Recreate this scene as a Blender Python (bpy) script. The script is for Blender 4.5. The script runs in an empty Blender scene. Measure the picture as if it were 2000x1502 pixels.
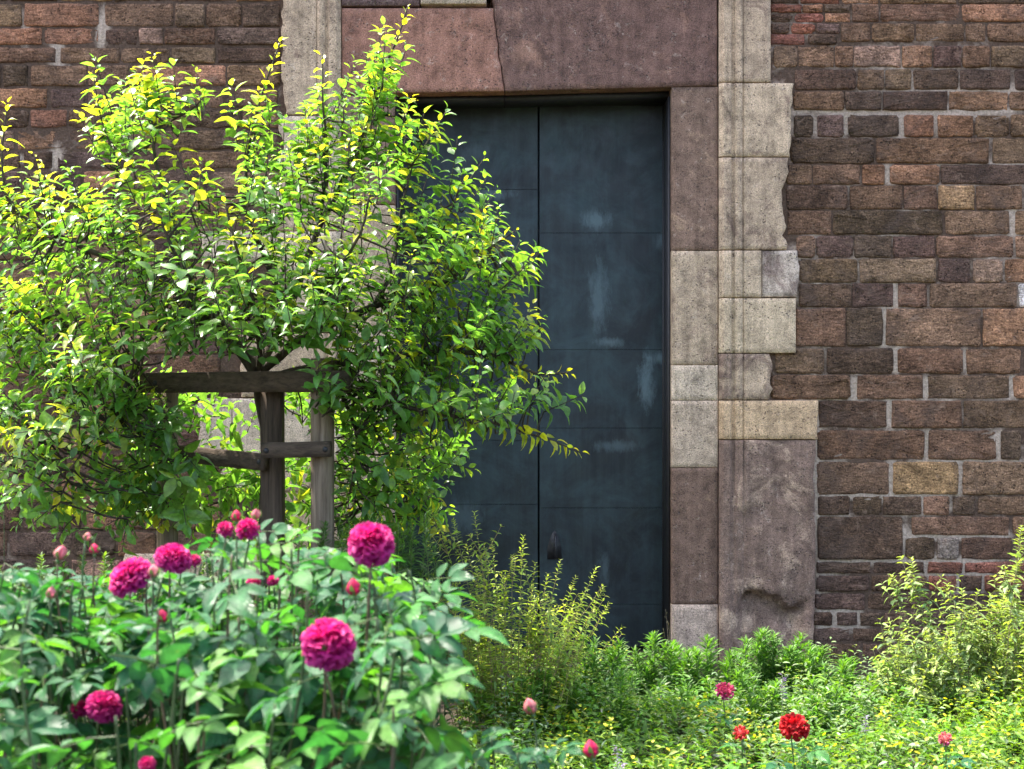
import bpy, math, random
import numpy as np
from mathutils import Vector, Matrix, noise

R = random.Random(11)
NR = np.random.default_rng(11)
sc = bpy.context.scene
col = sc.collection

# ------------------------------------------------------------------ camera, sky, sun, exposure
CAM_D, CAM_Z, FPX = 7.0, 1.335, 2800.0
cam_d = bpy.data.cameras.new('camera')
cam = bpy.data.objects.new('camera', cam_d)
col.objects.link(cam)
cam.location = (0, -CAM_D, CAM_Z)
cam.rotation_euler = (math.pi / 2, 0, 0)
cam_d.sensor_width = 36
cam_d.lens = 36 * FPX / 2000
cam_d.clip_end = 300
cam_d.dof.use_dof = True
cam_d.dof.focus_distance = 6.0
cam_d.dof.aperture_fstop = 7.1
sc.camera = cam

SUN_EL, SUN_A = math.radians(62), math.radians(57)     # behind the wall, up to the left
SUN_V = Vector((-math.cos(SUN_EL) * math.sin(SUN_A), math.cos(SUN_EL) * math.cos(SUN_A), math.sin(SUN_EL)))
world = bpy.data.worlds.new('World')
sc.world = world
world.use_nodes = True
wn = world.node_tree
sky = wn.nodes.new('ShaderNodeTexSky')
sky.sky_type = 'NISHITA'
sky.sun_disc = False
sky.sun_elevation = SUN_EL
sky.sun_rotation = math.atan2(SUN_V.x, SUN_V.y)
sky.air_density = 1.0
sky.dust_density = 5.0
sky.ozone_density = 1.0
wn.links.new(sky.outputs[0], wn.nodes['Background'].inputs[0])
wn.nodes['Background'].inputs[1].default_value = 0.15
sun_d = bpy.data.lights.new('sun', 'SUN')
sun = bpy.data.objects.new('sun', sun_d)
col.objects.link(sun)
sun_d.energy = 2.75
sun_d.angle = math.radians(0.53)
sun_d.color = (1.0, 0.94, 0.84)
sun.rotation_euler = SUN_V.to_track_quat('Z', 'Y').to_euler()
sun.location = (-4, 4, 9)
vs = sc.view_settings
vs.view_transform = 'Standard'
vs.look = 'None'
vs.gamma = 1.0
vs.exposure = 2.42
sc.cycles.use_denoising = True
sc.cycles.max_bounces = 8
sc.cycles.transmission_bounces = 6
sc.cycles.sample_clamp_indirect = 6.0


def W(px, py, d):
    """a point d metres from the camera plane, laid out from the photograph's own 2000 x 1502 grid"""
    return Vector(((px - 1000) * d / FPX, d - CAM_D, CAM_Z + (751 - py) * d / FPX))


def wx(px):
    return (px - 1000) / 400.0


def wz(py):
    return CAM_Z + (751 - py) / 400.0


# ------------------------------------------------------------------ materials
def new_mat(name):
    m = bpy.data.materials.new(name)
    m.use_nodes = True
    nt = m.node_tree
    for n in list(nt.nodes):
        nt.nodes.remove(n)
    out = nt.nodes.new('ShaderNodeOutputMaterial')
    bs = nt.nodes.new('ShaderNodeBsdfPrincipled')
    nt.links.new(bs.outputs[0], out.inputs[0])
    return m, nt, bs, out


def nd(nt, typ, **kw):
    n = nt.nodes.new(typ)
    for k, v in kw.items():
        if k.startswith('_'):
            setattr(n, k[1:], v)
        else:
            n.inputs[k].default_value = v
    return n


def noise_n(nt, vec, scale, detail=4.0, rough=0.6, dist=0.0):
    n = nd(nt, 'ShaderNodeTexNoise', Scale=scale, Detail=detail, Roughness=rough, Distortion=dist)
    nt.links.new(vec, n.inputs['Vector'])
    return n.outputs['Fac']


def ramp(nt, fac, stops):
    r = nt.nodes.new('ShaderNodeValToRGB')
    e = r.color_ramp.elements
    while len(e) < len(stops):
        e.new(0.5)
    for el, (p, c) in zip(e, stops):
        el.position = p
        el.color = (c, c, c, 1) if isinstance(c, (int, float)) else (*c, 1)
    nt.links.new(fac, r.inputs[0])
    return r.outputs[0]


def mixc(nt, fac, a, b, mode='MIX'):
    m = nt.nodes.new('ShaderNodeMix')
    m.data_type = 'RGBA'
    m.blend_type = mode
    for sock, v in ((m.inputs[0], fac), (m.inputs[6], a), (m.inputs[7], b)):
        if hasattr(v, 'is_output'):
            nt.links.new(v, sock)
        elif isinstance(v, (int, float)):
            sock.default_value = v
        else:
            sock.default_value = (*v, 1)
    return m.outputs[2]


def mathn(nt, op, a, b=0.0, clamp=False):
    m = nt.nodes.new('ShaderNodeMath')
    m.operation = op
    m.use_clamp = clamp
    for i, v in enumerate((a, b)):
        if hasattr(v, 'is_output'):
            nt.links.new(v, m.inputs[i])
        else:
            m.inputs[i].default_value = v
    return m.outputs[0]


def bump(nt, bs, h, strength, dist):
    b = nd(nt, 'ShaderNodeBump', Strength=strength, Distance=dist)
    nt.links.new(h, b.inputs['Height'])
    nt.links.new(b.outputs[0], bs.inputs['Normal'])


def mapped(nt, scale):
    g = nt.nodes.new('ShaderNodeNewGeometry')
    mp = nd(nt, 'ShaderNodeMapping', Scale=scale)
    nt.links.new(g.outputs['Position'], mp.inputs[0])
    return g.outputs['Position'], mp.outputs[0]


def brick_material(joined=False):
    m, nt, bs, out = new_mat('weathered_stone_brickwork' if joined else 'weathered_stone_brick')
    pos, lay = mapped(nt, (1.0, 1.0, 3.2))
    oi = nt.nodes.new('ShaderNodeObjectInfo')
    at = nd(nt, 'ShaderNodeAttribute', _attribute_name='tint')
    base = at.outputs['Color'] if joined else oi.outputs['Color']
    big = ramp(nt, noise_n(nt, pos, 8.5, 6, 0.68, 0.5), [(0.28, 0.42), (0.52, 1.0), (0.75, 1.55)])
    mid = ramp(nt, noise_n(nt, lay, 26, 6, 0.7, 0.4), [(0.28, 0.35), (0.5, 1.0), (0.74, 1.9)])
    fine = ramp(nt, noise_n(nt, pos, 125, 3, 0.75), [(0.32, 0.30), (0.5, 1.0), (0.70, 2.0)])
    c = mixc(nt, 1.0, base, big, 'MULTIPLY')
    c = mixc(nt, 0.85, c, mid, 'MULTIPLY')
    c = mixc(nt, 0.8, c, fine, 'MULTIPLY')
    grime = ramp(nt, noise_n(nt, pos, 1.7, 7, 0.7, 1.0), [(0.34, 0.55), (0.56, 1.0), (0.72, 1.18)])
    c = mixc(nt, 1.0, c, grime, 'MULTIPLY')
    # pale lime bloom and soot patches with their own shape
    bloom = ramp(nt, noise_n(nt, pos, 14, 7, 0.72, 0.6), [(0.56, 0.0), (0.72, 0.6)])
    c = mixc(nt, bloom, c, (0.42, 0.28, 0.195))
    soot = ramp(nt, noise_n(nt, pos, 3.1, 7, 0.7, 0.8), [(0.50, 0.0), (0.66, 0.62)])
    c = mixc(nt, soot, c, (0.115, 0.078, 0.060))
    # small pits
    v = nd(nt, 'ShaderNodeTexVoronoi', Scale=75.0, Randomness=1.0)
    nt.links.new(pos, v.inputs['Vector'])
    pitsel = ramp(nt, noise_n(nt, pos, 22, 3), [(0.50, 0.0), (0.60, 1.0)])
    pit = mathn(nt, 'MULTIPLY', ramp(nt, v.outputs['Distance'], [(0.18, 1.0), (0.36, 0.0)]), pitsel)
    c = mixc(nt, mathn(nt, 'MULTIPLY', pit, 0.75), c, (0.03, 0.022, 0.018))
    nt.links.new(c, bs.inputs['Base Color'])
    bs.inputs['Roughness'].default_value = 0.93
    bs.inputs['Specular IOR Level'].default_value = 0.2
    h = mathn(nt, 'ADD', mathn(nt, 'MULTIPLY', noise_n(nt, lay, 30, 7, 0.72), 1.0), mathn(nt, 'MULTIPLY', noise_n(nt, pos, 120, 4, 0.7), 0.5))
    h = mathn(nt, 'SUBTRACT', h, mathn(nt, 'MULTIPLY', pit, 0.6))
    bump(nt, bs, h, 1.0, 0.018)
    return m


def mortar_material():
    m, nt, bs, out = new_mat('lime_mortar')
    pos, _ = mapped(nt, (1, 1, 1))
    at = nd(nt, 'ShaderNodeAttribute', _attribute_name='tint')
    f = mathn(nt, 'ADD', noise_n(nt, pos, 3.0, 6, 0.7, 0.5), mathn(nt, 'MULTIPLY', mathn(nt, 'SUBTRACT', at.outputs['Fac'], 0.3), 0.30))
    f = ramp(nt, f, [(0.49, 0.0), (0.66, 1.0)])
    c = mixc(nt, f, (0.125, 0.080, 0.056), (0.50, 0.385, 0.295))
    g = ramp(nt, noise_n(nt, pos, 90, 5, 0.7), [(0.3, 0.55), (0.7, 1.3)])
    c = mixc(nt, 1.0, c, g, 'MULTIPLY')
    nt.links.new(c, bs.inputs['Base Color'])
    bs.inputs['Roughness'].default_value = 0.95
    bs.inputs['Specular IOR Level'].default_value = 0.15
    bump(nt, bs, noise_n(nt, pos, 60, 6, 0.7), 0.9, 0.012)
    return m


def dressed_material():
    m, nt, bs, out = new_mat('dressed_stone')
    pos, streak = mapped(nt, (34, 34, 2.4))
    oi = nt.nodes.new('ShaderNodeObjectInfo')
    c = oi.outputs['Color']
    # alpha of the object colour says how strongly the old dark crust covers the block
    crust = ramp(nt, mathn(nt, 'ADD', noise_n(nt, pos, 5.5, 8, 0.70, 0.8), mathn(nt, 'MULTIPLY', mathn(nt, 'SUBTRACT', oi.outputs['Alpha'], 0.5), 0.62)), [(0.46, 0.0), (0.60, 0.85)])
    c = mixc(nt, crust, c, mixc(nt, 0.86, c, (0.135, 0.078, 0.064)))
    lich = ramp(nt, noise_n(nt, pos, 38, 8, 0.78, 0.6), [(0.54, 0.0), (0.64, 0.6)])
    c = mixc(nt, mathn(nt, 'MULTIPLY', lich, ramp(nt, noise_n(nt, pos, 6.5, 4, 0.6), [(0.45, 0.0), (0.62, 1.0)])), c, (0.10, 0.072, 0.058))
    wash = ramp(nt, noise_n(nt, pos, 24, 8, 0.75, 0.5), [(0.58, 0.0), (0.70, 0.5)])
    c = mixc(nt, wash, c, (0.60, 0.48, 0.38))
    st = ramp(nt, noise_n(nt, streak, 1.0, 5, 0.65), [(0.33, 0.62), (0.55, 1.0), (0.75, 1.22)])
    c = mixc(nt, 0.6, c, st, 'MULTIPLY')
    md = ramp(nt, noise_n(nt, pos, 16, 6, 0.7), [(0.3, 0.5), (0.5, 1.0), (0.72, 1.35)])
    c = mixc(nt, 0.9, c, md, 'MULTIPLY')
    fn = ramp(nt, noise_n(nt, pos, 190, 3, 0.7), [(0.32, 0.45), (0.5, 1.0), (0.70, 1.5)])
    c = mixc(nt, 1.0, c, fn, 'MULTIPLY')
    v = nd(nt, 'ShaderNodeTexVoronoi', Scale=62.0, Randomness=1.0)
    nt.links.new(pos, v.inputs['Vector'])
    sel = ramp(nt, noise_n(nt, pos, 12, 4), [(0.44, 0.0), (0.58, 1.0)])
    pit = mathn(nt, 'MULTIPLY', ramp(nt, v.outputs['Distance'], [(0.14, 1.0), (0.30, 0.0)]), sel)
    c = mixc(nt, mathn(nt, 'MULTIPLY', pit, 0.7), c, (0.05, 0.042, 0.04))
    nt.links.new(c, bs.inputs['Base Color'])
    bs.inputs['Roughness'].default_value = 0.9
    bs.inputs['Specular IOR Level'].default_value = 0.2
    h = mathn(nt, 'ADD', noise_n(nt, pos, 45, 7, 0.7), mathn(nt, 'MULTIPLY', noise_n(nt, pos, 170, 3, 0.7), 0.4))
    h = mathn(nt, 'SUBTRACT', h, mathn(nt, 'MULTIPLY', pit, 0.8))
    bump(nt, bs, h, 0.75, 0.007)
    return m


def door_material():
    m, nt, bs, out = new_mat('patinated_metal')
    pos, streak = mapped(nt, (16, 16, 1.1))
    oi = nt.nodes.new('ShaderNodeObjectInfo')
    n1 = ramp(nt, noise_n(nt, pos, 2.2, 6, 0.65, 0.3), [(0.34, 0.0), (0.68, 1.0)])
    c = mixc(nt, n1, (0.0064, 0.0080, 0.0105), (0.0140, 0.0235, 0.0260))
    c = mixc(nt, 1.0, c, oi.outputs['Color'], 'MULTIPLY')
    s1 = ramp(nt, noise_n(nt, streak, 1.0, 6, 0.7), [(0.46, 0.0), (0.78, 0.5)])
    c = mixc(nt, s1, c, (0.040, 0.060, 0.064))
    n2 = ramp(nt, noise_n(nt, pos, 4.6, 9, 0.74, 0.6), [(0.42, 0.0), (0.72, 0.62)])
    c = mixc(nt, n2, c, (0.042, 0.073, 0.080))

    mp2 = nd(nt, 'ShaderNodeMapping', Scale=(1.6, 1.0, 0.6))
    nt.links.new(pos, mp2.inputs[0])
    streak2 = mp2.outputs[0]

    def stain(px, py, sx, sz, amt, c):
        mp = nd(nt, 'ShaderNodeMapping', Location=(-wx(px) * 1.043 / sx, 0, -(CAM_Z + (wz(py) - CAM_Z) * 1.043) / sz), Scale=(1 / sx, 0.0, 1 / sz))
        nt.links.new(pos, mp.inputs[0])
        gr = nd(nt, 'ShaderNodeTexGradient', _gradient_type='SPHERICAL')
        nt.links.new(mp.outputs[0], gr.inputs[0])
        br = noise_n(nt, streak2, 14, 8, 0.8, 0.2)
        f = mathn(nt, 'ADD', mathn(nt, 'MULTIPLY', gr.outputs['Fac'], 0.9), mathn(nt, 'MULTIPLY', mathn(nt, 'SUBTRACT', br, 0.74), 1.5))
        f = ramp(nt, f, [(0.0, 0.0), (0.42, amt)])
        return mixc(nt, f, c, (0.13, 0.185, 0.20))
    for a in ((1165, 430, 0.13, 0.11, 0.55), (1170, 580, 0.10, 0.34, 0.45), (1262, 745, 0.085, 0.26, 0.75), (1290, 700, 0.09, 0.06, 0.6),
              (1190, 668, 0.16, 0.05, 0.5), (960, 380, 0.2, 0.06, 0.4), (1290, 470, 0.07, 0.1, 0.4), (1200, 870, 0.24, 0.06, 0.35), (900, 1010, 0.22, 0.2, 0.3),
              (1180, 1110, 0.06, 0.18, 0.35), (930, 300, 0.16, 0.10, 0.22)):
        c = stain(*a, c)
    nt.links.new(c, bs.inputs['Base Color'])
    bs.inputs['Metallic'].default_value = 0.15
    rg = ramp(nt, noise_n(nt, pos, 9, 6, 0.7), [(0.3, 0.42), (0.7, 0.68)])
    nt.links.new(rg, bs.inputs['Roughness'])
    h = mathn(nt, 'ADD', noise_n(nt, pos, 3.0, 2, 0.5), mathn(nt, 'MULTIPLY', noise_n(nt, pos, 55, 6, 0.7), 0.12))
    bump(nt, bs, h, 0.35, 0.01)
    return m


def simple_noise_mat(name, c0, c1, scale, rough=0.85, stretch=(1, 1, 1), bstr=0.6, bdist=0.004, spec=0.3):
    m, nt, bs, out = new_mat(name)
    pos, mp = mapped(nt, stretch)
    f = ramp(nt, noise_n(nt, mp, scale, 7, 0.7, 0.3), [(0.32, 0.0), (0.68, 1.0)])
    c = mixc(nt, f, c0, c1)
    nt.links.new(c, bs.inputs['Base Color'])
    bs.inputs['Roughness'].default_value = rough
    bs.inputs['Specular IOR Level'].default_value = spec
    if bstr:
        bump(nt, bs, noise_n(nt, mp, scale * 2.2, 6, 0.7), bstr, bdist)
    return m


def leaf_material(name, rough=0.4, trans=0.45, tcol=(1.9, 1.75, 0.45), spec=0.5, back=(1.25, 1.2, 1.3), mottled=0.35, spots=0.5, veins=False):
    m, nt, bs, out = new_mat(name)
    at = nd(nt, 'ShaderNodeAttribute', _attribute_name='tint')
    geo = nt.nodes.new('ShaderNodeNewGeometry')
    mot = ramp(nt, noise_n(nt, geo.outputs['Position'], 60, 3, 0.6), [(0.3, 1 - mottled), (0.7, 1 + mottled)])
    c = mixc(nt, 1.0, at.outputs['Color'], mot, 'MULTIPLY')
    if veins:
        wv = mathn(nt, 'SINE', mathn(nt, 'MULTIPLY', at.outputs['Alpha'], 44.0))
        c = mixc(nt, mathn(nt, 'MULTIPLY', mathn(nt, 'POWER', mathn(nt, 'MAXIMUM', wv, 0.0), 5.0), 0.35), c, mixc(nt, 1.0, c, (1.9, 1.6, 1.5), 'MULTIPLY'))
        bump(nt, bs, mathn(nt, 'MULTIPLY', mathn(nt, 'ABSOLUTE', wv), -1.0), 0.55, 0.0025)
    spot = ramp(nt, noise_n(nt, geo.outputs['Position'], 105, 3, 0.6, 0.4), [(0.70, 0.0), (0.76, spots)])
    c = mixc(nt, spot, c, (0.16, 0.11, 0.03))
    cb = mixc(nt, geo.outputs['Backfacing'], c, mixc(nt, 1.0, c, back, 'MULTIPLY'))
    nt.links.new(cb, bs.inputs['Base Color'])
    bs.inputs['Roughness'].default_value = rough
    bs.inputs['Specular IOR Level'].default_value = spec
    tr = nt.nodes.new('ShaderNodeBsdfTranslucent')
    tc = mixc(nt, 1.0, c, tcol, 'MULTIPLY')
    nt.links.new(tc, tr.inputs['Color'])
    mx = nd(nt, 'ShaderNodeMixShader', Fac=trans)
    nt.links.new(bs.outputs[0], mx.inputs[1])
    nt.links.new(tr.outputs[0], mx.inputs[2])
    nt.links.new(mx.outputs[0], out.inputs[0])
    return m


M = {}
M['brick'] = brick_material()
M['brickwork'] = brick_material(True)
M['mortar'] = mortar_material()
M['stone'] = dressed_material()
M['door'] = door_material()
M['iron'] = simple_noise_mat('dark_iron', (0.010, 0.010, 0.012), (0.03, 0.028, 0.028), 40, 0.55, spec=0.5)
M['soil'] = simple_noise_mat('garden_soil', (0.03, 0.022, 0.015), (0.085, 0.062, 0.042), 14, 0.95, bstr=1.0, bdist=0.03)
M['bark'] = simple_noise_mat('apple_bark', (0.022, 0.017, 0.013), (0.085, 0.068, 0.05), 30, 0.9, (1, 1, 0.4), 1.0, 0.01)
M['post'] = simple_noise_mat('weathered_post_wood', (0.09, 0.064, 0.042), (0.29, 0.225, 0.16), 26, 0.85, (2.2, 2.2, 0.12), 0.9, 0.006)
M['rail'] = simple_noise_mat('dark_rail_wood', (0.035, 0.025, 0.017), (0.12, 0.085, 0.06), 26, 0.85, (0.15, 2.2, 2.2), 0.9, 0.006)
M['shade_tint_post'] = simple_noise_mat('shade_tint_post_wood', (0.030, 0.021, 0.015), (0.13, 0.092, 0.064), 26, 0.85, (2.2, 2.2, 0.12), 0.9, 0.006)  # darker copy of the post wood, shade painted into its colour
M['leaf'] = leaf_material('apple_leaf', 0.34, 0.55, (1.7, 1.6, 0.62), 0.65)
M['rose_leaf'] = leaf_material('rose_leaf', 0.38, 0.34, (1.5, 1.8, 0.5), 0.40, (1.15, 1.1, 1.15), mottled=0.3, veins=True)
M['herb'] = leaf_material('herb_leaf', 0.5, 0.42, (1.6, 1.6, 0.5), 0.35)
M['petal'] = leaf_material('petal', 0.6, 0.42, (1.35, 0.9, 1.1), 0.25, (1, 1, 1), 0.2, 0.0)
M['stem'] = leaf_material('green_stem', 0.5, 0.1)
M['white'] = simple_noise_mat('white_cord', (0.55, 0.52, 0.46), (0.8, 0.78, 0.72), 30, 0.7)


# ------------------------------------------------------------------ mesh helpers
def tag(o, label=None, cat=None, group=None, kind=None):
    if label:
        o['label'] = label
    if cat:
        o['category'] = cat
    if group:
        o['group'] = group
    if kind:
        o['kind'] = kind
    return o


def empty(name, loc, label, cat, group=None):
    o = bpy.data.objects.new(name, None)
    o.empty_display_size = 0.1
    col.objects.link(o)
    o.location = loc
    return tag(o, label, cat, group)


def link(name, me, mat, parent=None, loc=None, kind=None):
    o = bpy.data.objects.new(name, me)
    col.objects.link(o)
    if mat and not me.materials:
        me.materials.append(mat)
    if loc is not None:
        o.location = loc
    if parent is not None:
        o.parent = parent
        o.matrix_parent_inverse = Matrix.Translation(parent.location).inverted() if parent.rotation_euler == Vector((0, 0, 0)) or True else None
    if kind:
        o['kind'] = kind
    return o


def mesh_py(name, verts, faces, smooth=True):
    me = bpy.data.meshes.new(name)
    me.from_pydata([tuple(v) for v in verts], [], faces)
    if smooth:
        me.polygons.foreach_set('use_smooth', [True] * len(me.polygons))
    me.update()
    return me


def mesh_np(name, V, F, tint=None, smooth=True):
    """V (n,3), F (m,4) quads, tint (n,3)"""
    me = bpy.data.meshes.new(name)
    n, k = len(V), F.shape[1]
    me.vertices.add(n)
    me.vertices.foreach_set('co', V.astype(np.float32).ravel())
    me.loops.add(F.size)
    me.loops.foreach_set('vertex_index', F.astype(np.int32).ravel())
    me.polygons.add(len(F))
    me.polygons.foreach_set('loop_start', np.arange(0, F.size, k, dtype=np.int32))
    me.polygons.foreach_set('loop_total', np.full(len(F), k, dtype=np.int32))
    if smooth:
        me.polygons.foreach_set('use_smooth', np.ones(len(F), dtype=bool))
    if tint is not None:
        a = me.color_attributes.new('tint', 'FLOAT_COLOR', 'POINT')
        c = np.ones((n, 4), np.float32)
        tint = np.asarray(tint)
        c[:, :tint.shape[1]] = tint
        a.data.foreach_set('color', c.ravel())
    me.update(calc_edges=True)
    me.validate()
    return me


def fbm(x, y, z, s):
    return noise.fractal(Vector((x * s, y * s, z * s)), 0.9, 2.1, 3)


def tube(points, radii, sides=6, wob=0.0, caps=True):
    """closed tube along points -> verts, faces"""
    V, F = [], []
    n = len(points)
    prev = None
    for i, p in enumerate(points):
        t = (points[min(i + 1, n - 1)] - points[max(i - 1, 0)])
        t = t.normalized() if t.length > 1e-9 else Vector((0, 0, 1))
        u = prev - t * prev.dot(t) if prev is not None else t.orthogonal()
        u = u.normalized() if u.length > 1e-6 else t.orthogonal().normalized()
        prev = u
        w = t.cross(u)
        for s in range(sides):
            a = 2 * math.pi * s / sides
            r = radii[i] * (1 + (wob * noise.noise(p * 14 + Vector((s * 3.1, 0, 0))) if wob else 0))
            V.append(p + (u * math.cos(a) + w * math.sin(a)) * r)
    for i in range(n - 1):
        for s in range(sides):
            a, b = i * sides + s, i * sides + (s + 1) % sides
            F.append((a, b, b + sides, a + sides))
    if caps:
        F.append(tuple(range(sides))[::-1])
        F.append(tuple(range((n - 1) * sides, n * sides)))
    return V, F


class Acc:
    """collects small shapes into one mesh"""
    def __init__(self):
        self.V, self.F, self.T = [], [], []

    def add(self, vf, tint=None):
        V, F = vf
        o = len(self.V)
        self.V += V
        self.F += [tuple(i + o for i in f) for f in F]
        if tint is not None:
            self.T += list(tint) if isinstance(tint, list) else [tint] * len(V)

    def build(self, name, mat, parent=None, kind=None, label=None):
        me = mesh_py(name, self.V, self.F)
        if self.T:
            a = me.color_attributes.new('tint', 'FLOAT_COLOR', 'POINT')
            a.data.foreach_set('color', np.array([(*t, 1) for t in self.T], np.float32).ravel())
        o = link(name, me, mat, parent, kind=kind)
        if label:
            o['label'] = label
        return o


# ------------------------------------------------------------------ ground
def make_ground():
    nx, ny = 60, 60
    xs = np.concatenate([np.linspace(-40, -4, 8), np.linspace(-3.6, 3.6, nx), np.linspace(4, 40, 8)])
    ys = np.concatenate([np.linspace(-60, -8, 8), np.linspace(-7.6, 0.4, ny), np.linspace(1, 30, 8)])
    V = []
    for y in ys:
        for x in xs:
            V.append((x, y, -0.01 + 0.02 * fbm(x, y, 0, 1.4) + 0.012 * fbm(x, y, 3, 6)))
    k = len(xs)
    F = [(j * k + i, j * k + i + 1, (j + 1) * k + i + 1, (j + 1) * k + i) for j in range(len(ys) - 1) for i in range(k - 1)]
    o = link('ground', mesh_py('ground', V, F), M['soil'])
    tag(o, 'dark brown garden soil under the plants', None, None, 'structure')


make_ground()

# ------------------------------------------------------------------ brick wall
WALL_TOP = 3.75
C = dict(b=(.215, .125, .078), d=(.128, .078, .053), r=(.35, .180, .108), p=(.155, .096, .074), t=(.38, .24, .125), g=(.30, .24, .19), w=(.62, .58, .53), R=(.25, .10, .068), k=(.36, .22, .155), m=(.245, .152, .095))
C = {k: (v[0] * 1.25, v[1] * 1.20, v[2] * 1.12) for k, v in C.items()}


def brick_verts(w, h, seed, rough=1.0, depth=0.05):
    """one worn block, centred on x and z, front towards -y"""
    rr = random.Random(seed)
    n = max(3, min(9, int(w / 0.035)))
    mth = max(2, min(4, int(h / 0.04)))
    cu, cv = min(.012, w * .2) / w, min(.012, h * .25) / h
    us = [0, cu] + [cu + (1 - 2 * cu) * i / (n - 1) for i in range(1, n - 1)] + [1 - cu]
    vs_ = [0, cv] + [cv + (1 - 2 * cv) * j / (mth - 1) for j in range(1, mth - 1)] + [1 - cv]
    pts = [(-w / 2 + w * u, -h / 2) for u in us] + [(w / 2, -h / 2 + h * v) for v in vs_]
    pts += [(w / 2 - w * u, h / 2) for u in us] + [(-w / 2, h / 2 - h * v) for v in vs_]
    cr = rr.uniform(0.1, 1.0) ** 2 * 0.008 * rough
    out = []
    for (x, z) in pts:
        cx = max(0, abs(x) - (w / 2 - 1e-4)) > 0
        cz = max(0, abs(z) - (h / 2 - 1e-4)) > 0
        jx, jz = rr.uniform(-1, 0.5) * 0.0038 * rough, rr.uniform(-1, 0.5) * 0.0038 * rough
        if cx and cz:
            jx -= cr
            jz -= cr
        sx, sz = math.copysign(1, x), math.copysign(1, z)
        out.append((x + (sx * jx if cx else rr.uniform(-.003, .003)), z + (sz * jz if cz else rr.uniform(-.003, .003))))
    k = len(out)
    V = []
    tilt_x, tilt_z = rr.uniform(-.05, .05), rr.uniform(-.06, .06)
    for (x, z) in out:
        V.append((x * 1.004, depth, z * 1.01))
    for (x, z) in out:
        V.append((x, 0.005 + rr.uniform(-.002, .003), z))
    ins = 0.0030 + 0.0015 * rough
    for (x, z) in out:
        V.append((x * (1 - 2 * ins / w), rr.uniform(-.0028, .0022) * rough + tilt_z * z * .5 + tilt_x * x * .12, z * (1 - 2 * ins / h)))
    for (x, z) in out:
        V.append((x * (1 - 2 * (ins + .011) / w), rr.uniform(-.0045, .0030) * rough + tilt_z * z * .5 + tilt_x * x * .12, z * (1 - 2 * (ins + .011) / h)))
    F = []
    for ring in range(3):
        for i in range(k):
            a, b = ring * k + i, ring * k + (i + 1) % k
            F.append((a, b, b + k, a + k))
    V.append((0, -0.003 * rough, 0))
    c = len(V) - 1
    for i in range(k):
        F.append((3 * k + i, 3 * k + (i + 1) % k, c))
    return V, F


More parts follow.
